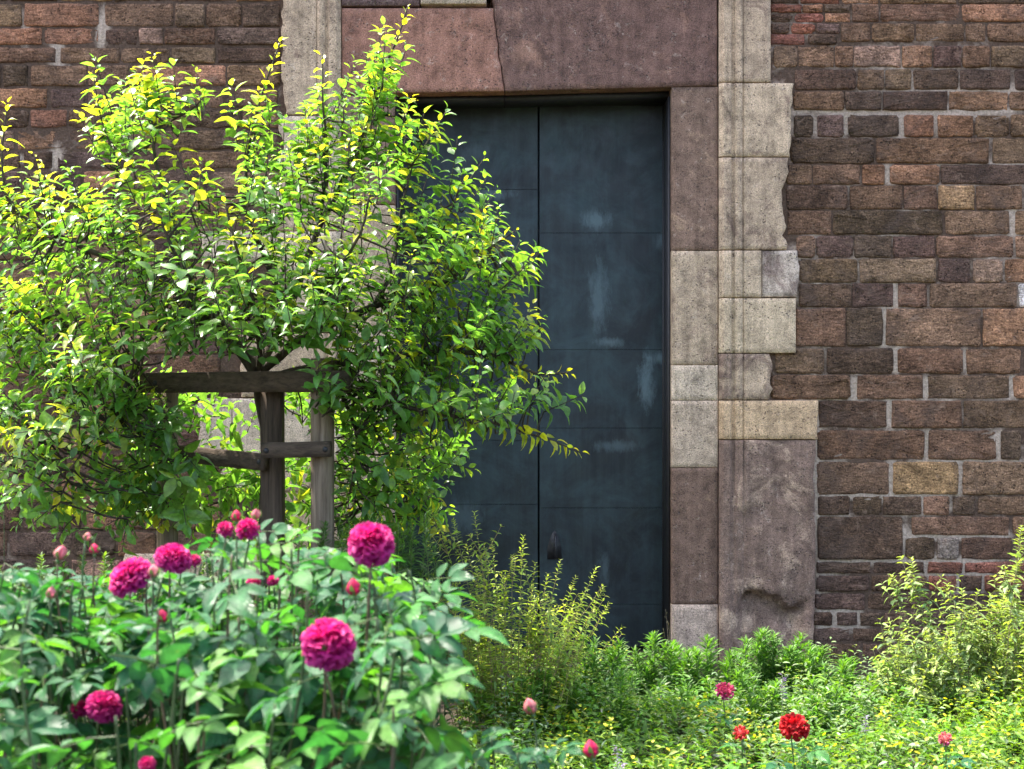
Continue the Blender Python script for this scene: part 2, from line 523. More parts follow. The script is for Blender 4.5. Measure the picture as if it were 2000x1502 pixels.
RIGHT = [
    (-118, -84, 'rnd', 1505), (-80, -44, 'rnd', 1505), (-40, -22, 'rnd', 1505),
    (-19, 6, [(1505, 1560, 'd'), (1564, 1640, 'R'), (1646, 1716, 'r'), (1720, 1868, 'b'), (1874, 2010, 'd')]),
    (8, 41, [(1664, 1716, 'b'), (1720, 1876, 'b'), (1880, 2004, 'r')]),
    (9, 23, [(1506, 1566, 'R'), (1569, 1606, 'r'), (1610, 1660, 'd')]),
    (26, 42, [(1506, 1548, 'd'), (1552, 1610, 'R'), (1613, 1660, 'r')]),
    (46, 64, [(1506, 1541, 'd'), (1545, 1592, 'R'), (1595, 1640, 'p')]),
    (67, 86, [(1506, 1572, 'R'), (1579, 1634, 'd')]),
    (46, 80, [(1644, 1700, 'b'), (1704, 1785, 'b'), (1789, 1883, 'b'), (1887, 1926, 'b'), (1930, 2010, 'm')]),
    (90, 130, [(1512, 1558, 'm'), (1560, 1629, 'b'), (1632, 1666, 'b'), (1669, 1759, 'k'), (1763, 1820, 'r'), (1823, 1878, 'p'), (1881, 1934, 'b'), (1937, 2010, 'm')]),
    (136, 174, [(1553, 1672, 'd'), (1676, 1727, 'b'), (1730, 1780, 'm'), (1784, 1873, 'd'), (1876, 1973, 'p'), (1983, 2052, 'p')]),
    (179, 214, [(1551, 1649, 'b'), (1651, 1722, 'p'), (1725, 1850, 'd'), (1854, 1969, 'r'), (1972, 2060, 'b')]),
    (225, 266, [(1551, 1588, 'd'), (1597, 1648, 'p'), (1658, 1757, 'd'), (1767, 1824, 'r'), (1833, 1901, 'r'), (1906, 1972, 'b'), (1975, 2050, 'b')]),
    (270, 318, [(1545, 1708, 'd'), (1713, 1932, 'b'), (1940, 2060, 'm')]),
    (322, 359, [(1537, 1586, 'b'), (1589, 1680, 'b'), (1684, 1728, 'r'), (1739, 1834, 'r'), (1838, 2012, 'p')]),
    (363, 408, [(1537, 1656, 'd'), (1661, 1762, 'b'), (1766, 1830, 'b'), (1834, 1903, 't'), (1907, 1997, 'b'), (2002, 2070, 'r')]),
    (412, 457, [(1539, 1624, 'b'), (1628, 1841, 'd'), (1847, 1973, 'b'), (1983, 2060, 'b')]),
    (461, 502, [(1556, 1592, 'm'), (1596, 1667, 'p'), (1670, 1742, 'd'), (1745, 1826, 'p'), (1830, 1980, 'b'), (1985, 2060, 'm')]),
    (506, 551, [(1562, 1676, 'b'), (1680, 1829, 'm'), (1834, 1895, 'p'), (1901, 1959, 'k'), (1964, 2040, 'r')]),
    (554, 599, [(1562, 1663, 'd'), (1665, 1744, 'p'), (1755, 1811, 'b'), (1817, 1986, 'm'), (1991, 2040, 'w')]),
    (603, 675, [(1555, 1651, 'b'), (1654, 1724, 'd'), (1731, 1916, 'm'), (1921, 2060, 'r')]),
    (681, 729, [(1516, 1609, 'b'), (1615, 1745, 'd'), (1755, 1880, 'b'), (1888, 1995, 'b'), (2002, 2070, 'b')]),
    (733, 778, [(1506, 1661, 'b'), (1675, 1803, 'b'), (1813, 1972, 'm'), (1980, 2070, 'r')]),
    (783, 835, [(1600, 1733, 'd'), (1743, 1878, 'b'), (1883, 2060, 'b')]),
    (841, 897, [(1598, 1806, 'b'), (1814, 1947, 'b'), (1955, 1994, 'd'), (2004, 2070, 'b')]),
    (903, 965, [(1597, 1737, 'b'), (1745, 1872, 't'), (1881, 2060, 'm')]),
    (970, 1005, [(1598, 1660, 'd'), (1666, 1722, 'd'), (1726, 1799, 'd'), (1805, 1855, 'b'), (1861, 1905, 'd'), (1911, 2040, 'b')]),
    (1010, 1044, [(1782, 1971, 'b'), (1980, 2060, 'b')]),
    (1010, 1092, [(1598, 1763, 'd')]),
    (1051, 1092, [(1770, 1825, 'd'), (1832, 1872, 'g'), (1878, 1977, 'd'), (1984, 2060, 'b')]),
    (1099, 1119, [(1596, 1700, 'd'), (1707, 1806, 'd'), (1813, 1880, 'R'), (1885, 2004, 'R')]),
    (1125, 1154, [(1596, 1698, 'p'), (1703, 1810, 'd'), (1816, 1869, 'R'), (1874, 1918, 'd'), (1924, 2010, 'R')]),
    (1160, 1190, [(1592, 1690, 'p'), (1695, 1760, 'd'), (1766, 1840, 'd'), (1846, 1940, 'p'), (1946, 2030, 'd')]),
    (1197, 1221, [(1582, 1625, 'd'), (1635, 1674, 'p'), (1680, 1722, 'd'), (1728, 1772, 'd'), (1780, 1850, 'p'), (1856, 1930, 'd'), (1937, 2020, 'd')]),
    (1227, 1252, [(1584, 1660, 'p'), (1666, 1740, 'd'), (1746, 1840, 'd'), (1848, 1930, 'd'), (1937, 2020, 'p')]),
    (1258, 1290, [(1588, 1680, 'd'), (1686, 1780, 'd'), (1786, 1890, 'p'), (1896, 2020, 'd')]),
]
LEFT_ROWS = [-118, -80, -42, 6, 54, 92, 128, 172, 215, 254, 296, 334, 376, 424, 470, 512, 560, 606, 648, 694, 740, 790, 838, 884, 936, 985, 1040, 1092, 1140, 1190, 1240, 1292]
LEFT_FIX = {
    6: [(-40, 42, 'b'), (47, 192, 'r'), (206, 338, 'b'), (343, 398, 'm'), (403, 470, 'b'), (474, 546, 'd')],
    54: [(-30, 80, 'r'), (86, 192, 'r'), (206, 268, 'd'), (272, 318, 'k'), (322, 420, 'b'), (425, 546, 'p')],
    92: [(-35, 108, 'b'), (118, 232, 'b'), (236, 330, 'm'), (335, 420, 'm'), (425, 546, 'd')],
    128: [(6, 54, 'd'), (60, 168, 'b'), (172, 250, 'b'), (255, 440, 'r'), (444, 546, 'b')],
    215: [(-20, 55, 'd'), (60, 130, 'r'), (134, 250, 'b'), (255, 352, 'b'), (356, 470, 'd'), (474, 546, 'm')],
    296: [(-10, 38, 'd'), (47, 102, 'd'), (112, 240, 'p'), (246, 350, 'd'), (355, 480, 'b'), (486, 546, 'd')],
}


def make_wall():
    root = empty('brick_wall', (0, 0.25, 0), 'weathered brown stone brick wall with lime mortar joints around the doorway', 'wall')
    # body: mortar bed with uneven front, a piece on each side of the portal and one above
    A = Acc()
    PALE_J = [(1700, 218, 260, 12), (1930, 176, 90, 9), (1600, 245, 60, 25), (1762, 245, 15, 25), (1830, 245, 12, 25), (1930, 320, 80, 9), (1735, 340, 14, 22), (1980, 430, 14, 30), (1750, 575, 14, 25), (1728, 640, 12, 40), (1750, 705, 15, 26),
              (1668, 755, 15, 24), (1808, 755, 12, 24), (1738, 808, 12, 28), (1810, 868, 12, 28), (1900, 900, 110, 10), (1951, 868, 15, 28), (1740, 935, 12, 32), (1876, 935, 15, 32), (1720, 967, 130, 7), (1800, 985, 60, 22),
              (1860, 1046, 110, 11), (1766, 1060, 16, 24), (1820, 1096, 160, 9), (1850, 1120, 60, 25), (1594, 1000, 10, 260), (1630, 1210, 70, 24), (1885, 705, 12, 26), (1978, 755, 14, 24), (45, 60, 10, 50), (200, 60, 12, 60), (112, 110, 12, 30), (50, 310, 60, 12), (107, 310, 12, 30)]

    def pale(v):
        px, py = 1000 + v[0] * 400, 751 - (v[2] - CAM_Z) * 400
        t = 0.3
        for (cx, cy, rx, ry) in PALE_J:
            q = ((px - cx) / rx) ** 2 + ((py - cy) / ry) ** 2
            if q < 2.2:
                t = max(t, 1.25 - 0.5 * q)
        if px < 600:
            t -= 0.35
        return t

    def bed(x0, x1, z0, z1):
        nx, nz = max(2, int((x1 - x0) / 0.025)), max(2, int((z1 - z0) / 0.025))
        V, F = [], []
        for j in range(nz + 1):
            for i in range(nx + 1):
                x, z = x0 + (x1 - x0) * i / nx, z0 + (z1 - z0) * j / nz
                px, py = 1000 + x * 400, 751 - (z - CAM_Z) * 400
                back = 0.115 if (1405 < px < 1586 and py > 1090) else 0.0
                V.append((x, back + 0.0070 + 0.0050 * fbm(x, 0, z, 9) + 0.005 * fbm(x, 7, z, 2.5), z))
        k = nx + 1
        for j in range(nz):
            for i in range(nx):
                F.append((j * k + i, j * k + i + 1, (j + 1) * k + i + 1, (j + 1) * k + i))
        rim = [i for i in range(k)] + [j * k + nx for j in range(1, nz + 1)] + [nz * k + i for i in range(nx - 1, -1, -1)] + [j * k for j in range(nz - 1, 0, -1)]
        o = len(V)
        for r in rim:
            V.append((V[r][0], 0.5, V[r][2]))
        for q in range(len(rim)):
            q2 = (q + 1) % len(rim)
            F.append((rim[q2], rim[q], o + q, o + q2))
        F.append(tuple(o + q for q in range(len(rim))))
        A.add((V, F))
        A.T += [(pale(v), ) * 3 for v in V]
    bed(-5.2, wx(662), -0.3, WALL_TOP)
    bed(wx(1412), 5.2, -0.3, WALL_TOP)
    bed(wx(662) + 0.002, wx(1412) - 0.002, wz(-20), WALL_TOP)
    A.build('mortar', M['mortar'], root)

    far = Acc()
    n = 0

    def put(x0, x1, y0, y1, code, single=True, skew=0.0):
        nonlocal n
        g = 1.6
        w, h = (x1 - x0) / 400 + 0.0030, (y1 - y0) / 400 + 0.0050
        if code is None:
            code = R.choices('bdrpmtkg', (30, 22, 13, 14, 14, 2, 4, 1))[0]
        rough = R.uniform(0.75, 1.35)
        V, F = brick_verts(w, h, 1000 + n, rough)
        v = R.uniform(0.84, 1.18)
        c = tuple(ch * v * R.uniform(0.95, 1.05) for ch in C[code])
        cx, cz = wx((x0 + x1) / 2), wz((y0 + y1) / 2)
        y = R.uniform(-0.004, 0.003)
        n += 1
        if single:
            o = link('brick', mesh_py('brick', V, F), M['brick'], root, (cx, y, cz))
            o.rotation_euler = (0, R.uniform(-.010, .010) * min(1, 0.25 / w), 0)
            o.color = (*c, 1)
        else:
            far.add(([(a + cx, b + y, e + cz) for a, b, e in V], F), c)
    for row in RIGHT:
        y0, y1 = row[0], row[1]
        if row[2] == 'rnd':
            x, lst = row[3], []
        else:
            lst = row[2]
            for (a, b, c) in lst:
                put(a, b, y0, y1, c)
            x = lst[-1][1] + 6
            if lst[-1][1] < 1990:
                continue
        while x < 3080:
            w = R.uniform(55, 190)
            put(x, min(x + w, 3080), y0, y1, None, False)
            x += w + R.uniform(3, 9)
    for i in range(len(LEFT_ROWS) - 1):
        y0, y1 = LEFT_ROWS[i] + R.uniform(0, 2), LEFT_ROWS[i + 1] - R.uniform(3, 7)
        xe = 546 if i < 12 else R.choice([546, 470, 500, 430])
        if i in (6, 7, 8):
            xe = 540
        fx = LEFT_FIX.get(LEFT_ROWS[i])
        if fx:
            for (a, b, c) in fx:
                put(a, b, y0, y1, c)
            x = fx[0][0] - 6
        else:
            x = xe
        while x > -1080:
            w = min(R.uniform(55, 175), x + 1085)
            if w < 25:
                break
            put(x - w, x, y0, y1, None, x > -50 and i > 2)
            x -= w + R.uniform(3, 10)
    # courses above the frame and over the lintel
    y = -122
    while y > -205:
        x = -1080
        while x < 3080:
            w = R.uniform(70, 190)
            put(x, x + w, y - 38, y, None, False)
            x += w + R.uniform(4, 9)
        y -= 43
    o = far.build('brickwork', M['brickwork'], root, 'stuff')
    return n


make_wall()


# ------------------------------------------------------------------ door surround
def grid_block(x0, x1, z0, z1, yf, depth, prof=None, seed=0, cell=0.020, amp=0.003, edge=0.004, rag=(0, 0, 0, 0), ch=0.003):
    """a dressed block: gridded front with worn edges; rag = raggedness of left, right, bottom, top edge"""
    rr = random.Random(seed)
    nx, nz = max(4, int((x1 - x0) / cell)), max(3, int((z1 - z0) / cell))
    xs = [x0, x0 + ch] + [x0 + ch + (x1 - x0 - 2 * ch) * i / (nx - 2) for i in range(1, nx - 2)] + [x1 - ch, x1]
    if prof:
        xs = sorted(set(xs + [x for x in prof[1] if x0 + ch < x < x1 - ch]))
    zs = [z0, z0 + ch] + [z0 + ch + (z1 - z0 - 2 * ch) * i / (nz - 2) for i in range(1, nz - 2)] + [z1 - ch, z1]
    k, mz = len(xs), len(zs)
    V, F = [], []
    for j, z in enumerate(zs):
        for i, x in enumerate(xs):
            rim = i in (0, k - 1) or j in (0, mz - 1)
            y = yf + amp * fbm(x + seed, 0, z, 7) + (prof[0](x, z) if prof else 0)
            xx, zz = x, z
            if rim:
                y += ch + edge * abs(fbm(x, seed, z, 14))
            fx = (x - x0) / (x1 - x0)
            if rag[1] and fx > 0.6:
                xx -= rag[1] * max(0.0, 0.45 + 0.8 * fbm(1, seed * 2.3, z, 5) + 0.25 * fbm(1, seed * 2.3, z, 23)) * (fx - 0.6) / 0.4
            if rag[0] and fx < 0.4:
                xx += rag[0] * max(0.0, 0.5 + fbm(1, seed * 2.3, z, 11)) * (0.4 - fx) / 0.4
            V.append((xx, y, zz))
    for j in range(mz - 1):
        for i in range(k - 1):
            F.append((j * k + i, j * k + i + 1, (j + 1) * k + i + 1, (j + 1) * k + i))
    rim = [i for i in range(k)] + [j * k + k - 1 for j in range(1, mz)] + [(mz - 1) * k + i for i in range(k - 2, -1, -1)] + [j * k for j in range(mz - 2, 0, -1)]
    o = len(V)
    for r in rim:
        V.append((V[r][0], yf + depth, V[r][2]))
    for q in range(len(rim)):
        q2 = (q + 1) % len(rim)
        F.append((rim[q2], rim[q], o + q, o + q2))
    F.append(tuple(o + q for q in range(len(rim))))
    return V, F


TAN, TAN2, PALE, GREY, PURP, BRN, PINK = (.55, .40, .265), (.50, .36, .24), (.59, .45, .32), (.55, .405, .285), (.47, .31, .195), (.41, .265, .165), (.55, .40, .30)
REDST, REDST2 = (.335, .165, .112), (.30, .165, .115)
DOOR_L, DOOR_R = 772, 1311


def make_surround():
    root = empty('door_surround', (wx(1040), 0.1, 0), 'moulded sandstone door surround with big reddish lintel and uneven quoin blocks', 'door surround')
    s = [50]

    def block(name, x0, x1, y0, y1, yf, color, crust=0.3, depth=0.36, gap=0.55, **kw):
        s[0] += 1
        V, F = grid_block(wx(x0) + gap / 800, wx(x1) - gap / 800, wz(y1) + gap / 800, wz(y0) - gap / 800, yf, depth, seed=s[0], **kw)
        ob = link(name, mesh_py(name, V, F), M['stone'], root)
        ob.color = (*color, crust)
        return ob

    def mould(xin, side):
        """stepped fillets next to the jamb; xin is the inner edge, side +1 grows to the right"""
        key = [wx(xin + side * q) for q in (2, 6, 8, 24, 26, 31, 33, 46, 48, 50)]

        def f(x, z):
            q = (x - wx(xin)) * side * 400
            y = 0.0
            if q < 7:
                y += 0.012
            elif q < 25:
                y += 0.0
            elif q < 32:
                y += 0.016
            elif q < 47:
                y += 0.004
            elif q < 49:
                y += 0.018
            else:
                y += 0.008
            return y
        return f, key
    m0, key = mould(1402, 1)

    def low(x, z):                       # the big bottom block: mouldings worn away and its foot broken out
        px, py = 1000 + x * 400, 751 - (z - CAM_Z) * 400
        fade = min(1, max(0, (1010 - py) / 140))
        y = m0(x, z) * (0.25 + 0.75 * fade)
        if px > 1446:
            y += 0.012 * fbm(x, 0, z, 5)
        e = 1168 + 14 * math.sin(px * 0.05) + 20 * fbm(x, 2, 0, 9)
        if py > e and 1432 < px:
            side = min(1, (px - 1432) / 30) * min(1, max(0, (1578 - px) / 25))
            y += side * (0.080 * min(1, (py - e) / 7) + 0.03 * fbm(x, 1, z, 9)) * max(.2, 1 - (py - e) / 95)
        return y
    # right inner jamb
    for (a, b, c, cr) in ((170, 490, PURP, .74), (490, 713, TAN2, .42), (713, 782, PALE, .2), (782, 913, GREY, .22), (913, 1180, BRN, .82), (1180, 1300, PINK, .12)):
        block('jamb_block', DOOR_R, 1402, a, b, -0.012 + R.uniform(-.002, .002), c, cr)
    # right moulded band with the blocks toothed into the brickwork
    yb = -0.034
    block('band_block', 1403, 1504, -95, 163, yb, TAN2, .42, .06, prof=(m0, key))
    block('band_block', 1403, 1550, 164, 308, yb, TAN, .36, .06, prof=(m0, key), rag=(0, .035, 0, 0))
    block('band_block', 1403, 1540, 309, 489, yb, TAN2, .45, .06, prof=(m0, key), rag=(0, .06, 0, 0))
    block('band_block', 1403, 1486, 490, 582, yb, TAN, .25, .06, prof=(m0, key))
    o = block('quoin_block', 1487, 1561, 490, 581, -0.020, (.56, .44, .34), .50, .06, rag=(0, .02, 0, 0), amp=.01)
    block('band_block', 1403, 1553, 583, 690, yb, (.58, .43, .28), .24, .06, prof=(m0, key))
    block('band_block', 1403, 1516, 691, 781, yb, TAN2, .52, .06, prof=(m0, key), rag=(0, .07, 0, 0))
    block('band_block', 1403, 1598, 782, 858, yb, (.58, .39, .23), .28, .06, prof=(m0, key), rag=(0, .01, 0, 0))
    block('band_block', 1403, 1592, 859, 1300, yb, (.52, .36, .25), .70, .145, prof=(low, key), cell=.02, rag=(0, .015, 0, 0))
    # lintel of two blocks with a sloping joint
    def lin(x0a, x0b, x1a, x1b, y0, y1a, y1b, color, crust, seed):
        V, F = grid_block(0, 1, 0, 1, 0, 1, seed=seed, cell=0.045, ch=0.008, amp=0.0)
        out = []
        for (u, y, v) in V:
            px = (x0b + (x0a - x0b) * v) * (1 - u) + (x1b + (x1a - x1b) * v) * u
            py = (y1a * (1 - u) + y1b * u) * (1 - v) + y0 * v
            if u > 0.99 and x1a < 1100 or u < 0.01 and x0a > 900:
                px += 4.5 * noise.noise(Vector((0, py / 32, 3)))
            x, z = wx(px), wz(py)
            yy = -0.016 + (0.365 if y > 0.5 else 0.0045 * fbm(x, 0, z, 6) + min(y, 0.02) * 0.8)
            dent = 0.0
            for (dx, dy, dr, dd) in ((915, 62, 16, .014), (1030, 140, 16, .016), (1032, 165, 12, .014), (1305, 40, 14, .010), (1040, 30, 12, .006), (905, 95, 10, .008)):
                q = math.hypot(px - dx, py - dy) / dr
                if q < 1:
                    dent += dd * (1 - q * q)
            if y < 0.5:
                yy += dent
            out.append((x, yy, z))
        ob = link('lintel_block', mesh_py('lintel_block', out, F), M['stone'], root)
        ob.color = (*color, crust)
    lin(668, 668, 962, 985, 17, 185, 179.5, REDST, .30, 3)
    lin(954.5, 986.3, 1400, 1400, -45, 179.5, 169, REDST2, .72, 4)
    block('frieze_block', 668, 820, -60, 14, -0.024, (.17, .12, .115), .75, .3)
    block('frieze_block', 822, 950, -60, 11, -0.030, (.55, .42, .30), .40, .3, rag=(0, 0, 0, 0))
    # left side of the opening, mostly behind the tree
    mL, keyL = mould(668, -1)
    for (x0, a, b, c, cr) in ((550, -95, 226, TAN2, .35), (545, 228, 352, PALE, .20), (520, 354, 452, TAN2, .35), (388, 453, 512, PALE, .15), (540, 513, 650, GREY, .3), (470, 651, 776, TAN2, .35),
                              (385, 778, 900, (.62, .48, .36), .12), (430, 902, 960, GREY, .2), (540, 961, 1080, TAN2, .4), (240, 1081, 1150, GREY, .25), (480, 1151, 1300, BRN, .5)):
        block('band_block', x0, 667, a, b, yb, c, cr, .06, prof=(mL, keyL), rag=(.02, 0, 0, 0))
    for (a, b, c, cr) in ((187, 400, PURP, .7), (401, 640, TAN2, .35), (641, 860, PALE, .25), (861, 1090, GREY, .3), (1091, 1300, BRN, .5)):
        block('jamb_block', 668, DOOR_L, a, b, -0.012, c, cr)


make_surround()


# ------------------------------------------------------------------ metal door
def make_door():
    root = empty('metal_door', (wx(1040), 0.3, 0), 'dark blue-grey double door of patinated metal sheets in the stone doorway', 'door')
    y0 = 0.29
    sc_ = (CAM_D + y0) / CAM_D

    def dx(px):
        return wx(px) * sc_

    def dz(py):
        return CAM_Z + (751 - py) / 400 * sc_
    top = wz(168) - 0.004

    def leaf(xa, xb, seams, name_seed):
        A = Acc()
        A.add(box(xa, xb, y0 + 0.006, y0 + 0.05, -0.02, top))
        lf = A.build('door_leaf', M['door'], root)
        lf.color = (0.7, 0.7, 0.75, 1)
        zs = [top - 0.0] + [dz(s) for s in seams] + [0.0]
        for i in range(len(zs) - 1):
            za, zb = zs[i + 1] + 0.0011, zs[i] - 0.0011
            nx, nz = 12, max(4, int((zb - za) / 0.05))
            V, F = [], []
            for j in range(nz + 1):
                for ii in range(nx + 1):
                    x, z = xa + 0.003 + (xb - xa - 0.006) * ii / nx, za + (zb - za) * j / nz
                    rim = ii in (0, nx) or j in (0, nz)
                    V.append((x, y0 + 0.0018 * fbm(x, name_seed, z, 2.6), z))
            k = nx + 1
            for j in range(nz):
                for ii in range(nx):
                    F.append((j * k + ii, j * k + ii + 1, (j + 1) * k + ii + 1, (j + 1) * k + ii))
            rimv = [i2 for i2 in range(k)] + [j * k + nx for j in range(1, nz + 1)] + [nz * k + i2 for i2 in range(nx - 1, -1, -1)] + [j * k for j in range(nz - 1, 0, -1)]
            o = len(V)
            m_ = len(rimv)
            for r in rimv:
                V.append(V[r])
            for r in rimv:
                V.append((V[r][0], y0 + 0.0055, V[r][2]))
            for q in range(m_):
                q2 = (q + 1) % m_
                F.append((o + q2, o + q, o + m_ + q, o + m_ + q2))
            sh = link('metal_sheet', mesh_py('metal_sheet', V, F), M['door'], lf)
            sh.parent = lf
            v = R.uniform(0.88, 1.14)
            sh.color = (v * 0.98, v, v * R.uniform(0.98, 1.06), 1)
        return lf
    mid = dx(1052)
    leaf(wx(DOOR_L) + 0.006, mid - 0.0028, (370, 640, 860, 985, 1130), 2.0)
    lr = leaf(mid + 0.0028, wx(DOOR_R) - 0.006, (455, 683, 836, 992, 1180), 9.0)
    # pointed lock plate with a bar handle
    A = Acc()
    cx, zb, zt = dx(1083), dz(1092), dz(1036)
    w = 0.036
    prof = [(-w, zb), (w, zb), (w * 0.95, zb + 0.06), (w * 0.7, zb + 0.1), (w * 0.3, zt - 0.012), (0, zt), (-w * 0.3, zt - 0.012), (-w * 0.7, zb + 0.1), (-w * 0.95, zb + 0.06)]
    n = len(prof)
    V = [(cx + p, y0 - 0.004, z) for p, z in prof] + [(cx + p * 1.05, y0 + 0.003, z) for p, z in prof]
    F = [tuple(range(n))] + [(i, i + n, (i + 1) % n + n, (i + 1) % n) for i in range(n)]
    A.add((V, F))
    plate = A.build('lock_plate', M['iron'], root)
    B = Acc()
    B.add(tube([Vector((cx + .004, y0 - .002, zt - .02)), Vector((cx + .004, y0 - .03, zt - .035)), Vector((cx + .006, y0 - .036, zb + .06)), Vector((cx + .006, y0 - .03, zb + .01)), Vector((cx + .006, y0 - .002, zb + .004))], [.006, .007, .008, .007, .006], 7))
    hb = B.build('handle', M['iron'], plate)
    # rebate behind the leaves and the top stop
    A = Acc()
    A.add(box(wx(DOOR_L) - 0.2, wx(DOOR_R) + 0.2, y0 + 0.064, y0 + 0.10, -0.05, top + 0.3))
    A.add(box(wx(DOOR_L) + 0.001, wx(DOOR_R) - 0.001, y0 + 0.052, y0 + 0.066, -0.05, top - 0.001))
    A.add(box(wx(DOOR_L) + 0.002, wx(DOOR_R) - 0.002, y0 - 0.028, y0 - 0.003, top - 0.038, top - 0.001))
    A.add(box(wx(DOOR_R) - 0.014, wx(DOOR_R) - 0.001, y0 - 0.024, y0 - 0.003, 0.0, top - 0.040))
    # dark strips added along the opening to put shade on reveal and soffit
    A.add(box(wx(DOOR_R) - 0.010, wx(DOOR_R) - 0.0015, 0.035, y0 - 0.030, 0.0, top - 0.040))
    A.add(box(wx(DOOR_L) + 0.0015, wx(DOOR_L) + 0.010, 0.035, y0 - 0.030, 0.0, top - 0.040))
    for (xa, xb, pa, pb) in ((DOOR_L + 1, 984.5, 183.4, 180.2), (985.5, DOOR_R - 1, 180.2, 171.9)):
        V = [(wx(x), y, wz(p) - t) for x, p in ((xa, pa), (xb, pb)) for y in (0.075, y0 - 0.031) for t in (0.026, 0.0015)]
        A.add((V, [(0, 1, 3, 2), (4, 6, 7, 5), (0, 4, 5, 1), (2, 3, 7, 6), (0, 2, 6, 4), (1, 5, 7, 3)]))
    A.build('door_frame_and_shade_lining', M['iron'], root)


def box(x0, x1, y0, y1, z0, z1):
    V = [(x, y, z) for x in (x0, x1) for y in (y0, y1) for z in (z0, z1)]
    F = [(0, 1, 3, 2), (4, 6, 7, 5), (0, 4, 5, 1), (2, 3, 7, 6), (0, 2, 6, 4), (1, 5, 7, 3)]
    return V, F


make_door()


# ------------------------------------------------------------------ leaves
def leaf_template(wid=0.42, fold=0.25, arch=0.25, segs=(0.0, 0.12, 0.34, 0.62, 0.85, 1.0), peak=0.42, twist=0.0, serr=0.0):
    """unit leaf along +x, upper side +z"""
    V, F = [], []
    for i, t in enumerate(segs):
        if t <= peak:
            w = math.sin(t / peak * math.pi / 2) ** 0.75
        else:
            w = math.cos((t - peak) / (1 - peak) * math.pi / 2) ** 0.85
        w = max(w, 0.02) * wid / 2
        w *= 1 + serr * (1 if i % 2 else -1)
        a = twist * t
        zc = -arch * t * t
        for s in (-1, 0, 1):
            y, z = s * w, fold * abs(s) * w
            V.append((t - 0.12 * arch * t * t, y * math.cos(a) - z * math.sin(a), zc + y * math.sin(a) + z * math.cos(a)))
    for i in range(len(segs) - 1):
        for s in range(2):
            a = i * 3 + s
            F.append((a, a + 3, a + 4, a + 1))
    return np.array(V), np.array(F)


def frame(x, up):
    """rotation with local x along x, local z near up"""
    x = x.normalized()
    y = up.cross(x)
    if y.length < 1e-4:
        y = x.orthogonal()
    y.normalize()
    z = x.cross(y)
    return Matrix((x, y, z)).transposed()


class Foliage:
    """leaf records: position, 3x3 rotation, scale, template index, tint"""
    def __init__(self, templates):
        self.tm = templates
        self.rec = []

    def add(self, p, rot, s, k, tint):
        self.rec.append((p, rot, s, k, tint))

    def mesh(self, name, recs=None):
        recs = self.rec if recs is None else recs
        Vs, Fs, Ts, off = [], [], [], 0
        for k, (tv, tf) in enumerate(self.tm):
            rk = [r for r in recs if r[3] == k]
            if not rk:
                continue
            Rm = np.array([np.array(r[1]) for r in rk])
            S = np.array([r[2] for r in rk])
            P = np.array([tuple(r[0]) for r in rk])
            V = np.einsum('nij,vj->nvi', Rm, tv) * S[:, None, None] + P[:, None, :]
            nv = len(tv)
            F = tf[None] + (np.arange(len(rk)) * nv)[:, None, None] + off
            T = np.repeat(np.array([r[4] for r in rk])[:, None, :], nv, axis=1)
            Vs.append(V.reshape(-1, 3))
            Fs.append(F.reshape(-1, tf.shape[1]))
            Ts.append(T.reshape(-1, 3))
            off += len(rk) * nv
        return mesh_np(name, np.concatenate(Vs), np.concatenate(Fs), np.concatenate(Ts))


def jit(c, a=0.2):
    v = R.uniform(1 - a, 1 + a)
    return tuple(max(0.0, ch * v * R.uniform(1 - a * .4, 1 + a * .4)) for ch in c)


def lerp(a, b, t):
    return tuple(x + (y - x) * t for x, y in zip(a, b))


def rand_dir():
    while True:
        v = Vector((R.uniform(-1, 1), R.uniform(-1, 1), R.uniform(-1, 1)))
        if 0.05 < v.length < 1:
            return v.normalized()


def smooth_path(pts, sub=6):
    """Catmull-Rom"""
    P = [pts[0]] + list(pts) + [pts[-1]]
    out = []
    for i in range(1, len(P) - 2):
        for q in range(sub):
            t = q / sub
            a, b, c, d = P[i - 1], P[i], P[i + 1], P[i + 2]
            out.append(0.5 * ((2 * b) + (c - a) * t + (2 * a - 5 * b + 4 * c - d) * t * t + (3 * b - a - 3 * c + d) * t ** 3))
    out.append(pts[-1])
    return out


APPLE_T = [leaf_template(0.60, 0.22, 0.42, twist=0.15), leaf_template(0.36, 0.9, 0.9, twist=-0.5), leaf_template(0.52, 0.30, 0.32), leaf_template(0.48, 0.45, 0.55, twist=0.3), leaf_template(0.56, 0.15, 0.20, twist=-0.35), leaf_template(0.42, 0.6, 0.70)]
G_OLD, G_MID, G_NEW, G_YEL = (.085, .205, .048), (.125, .275, .048), (.23, .39, .042), (.46, .48, .030)
UP = Vector((0, 0, 1))


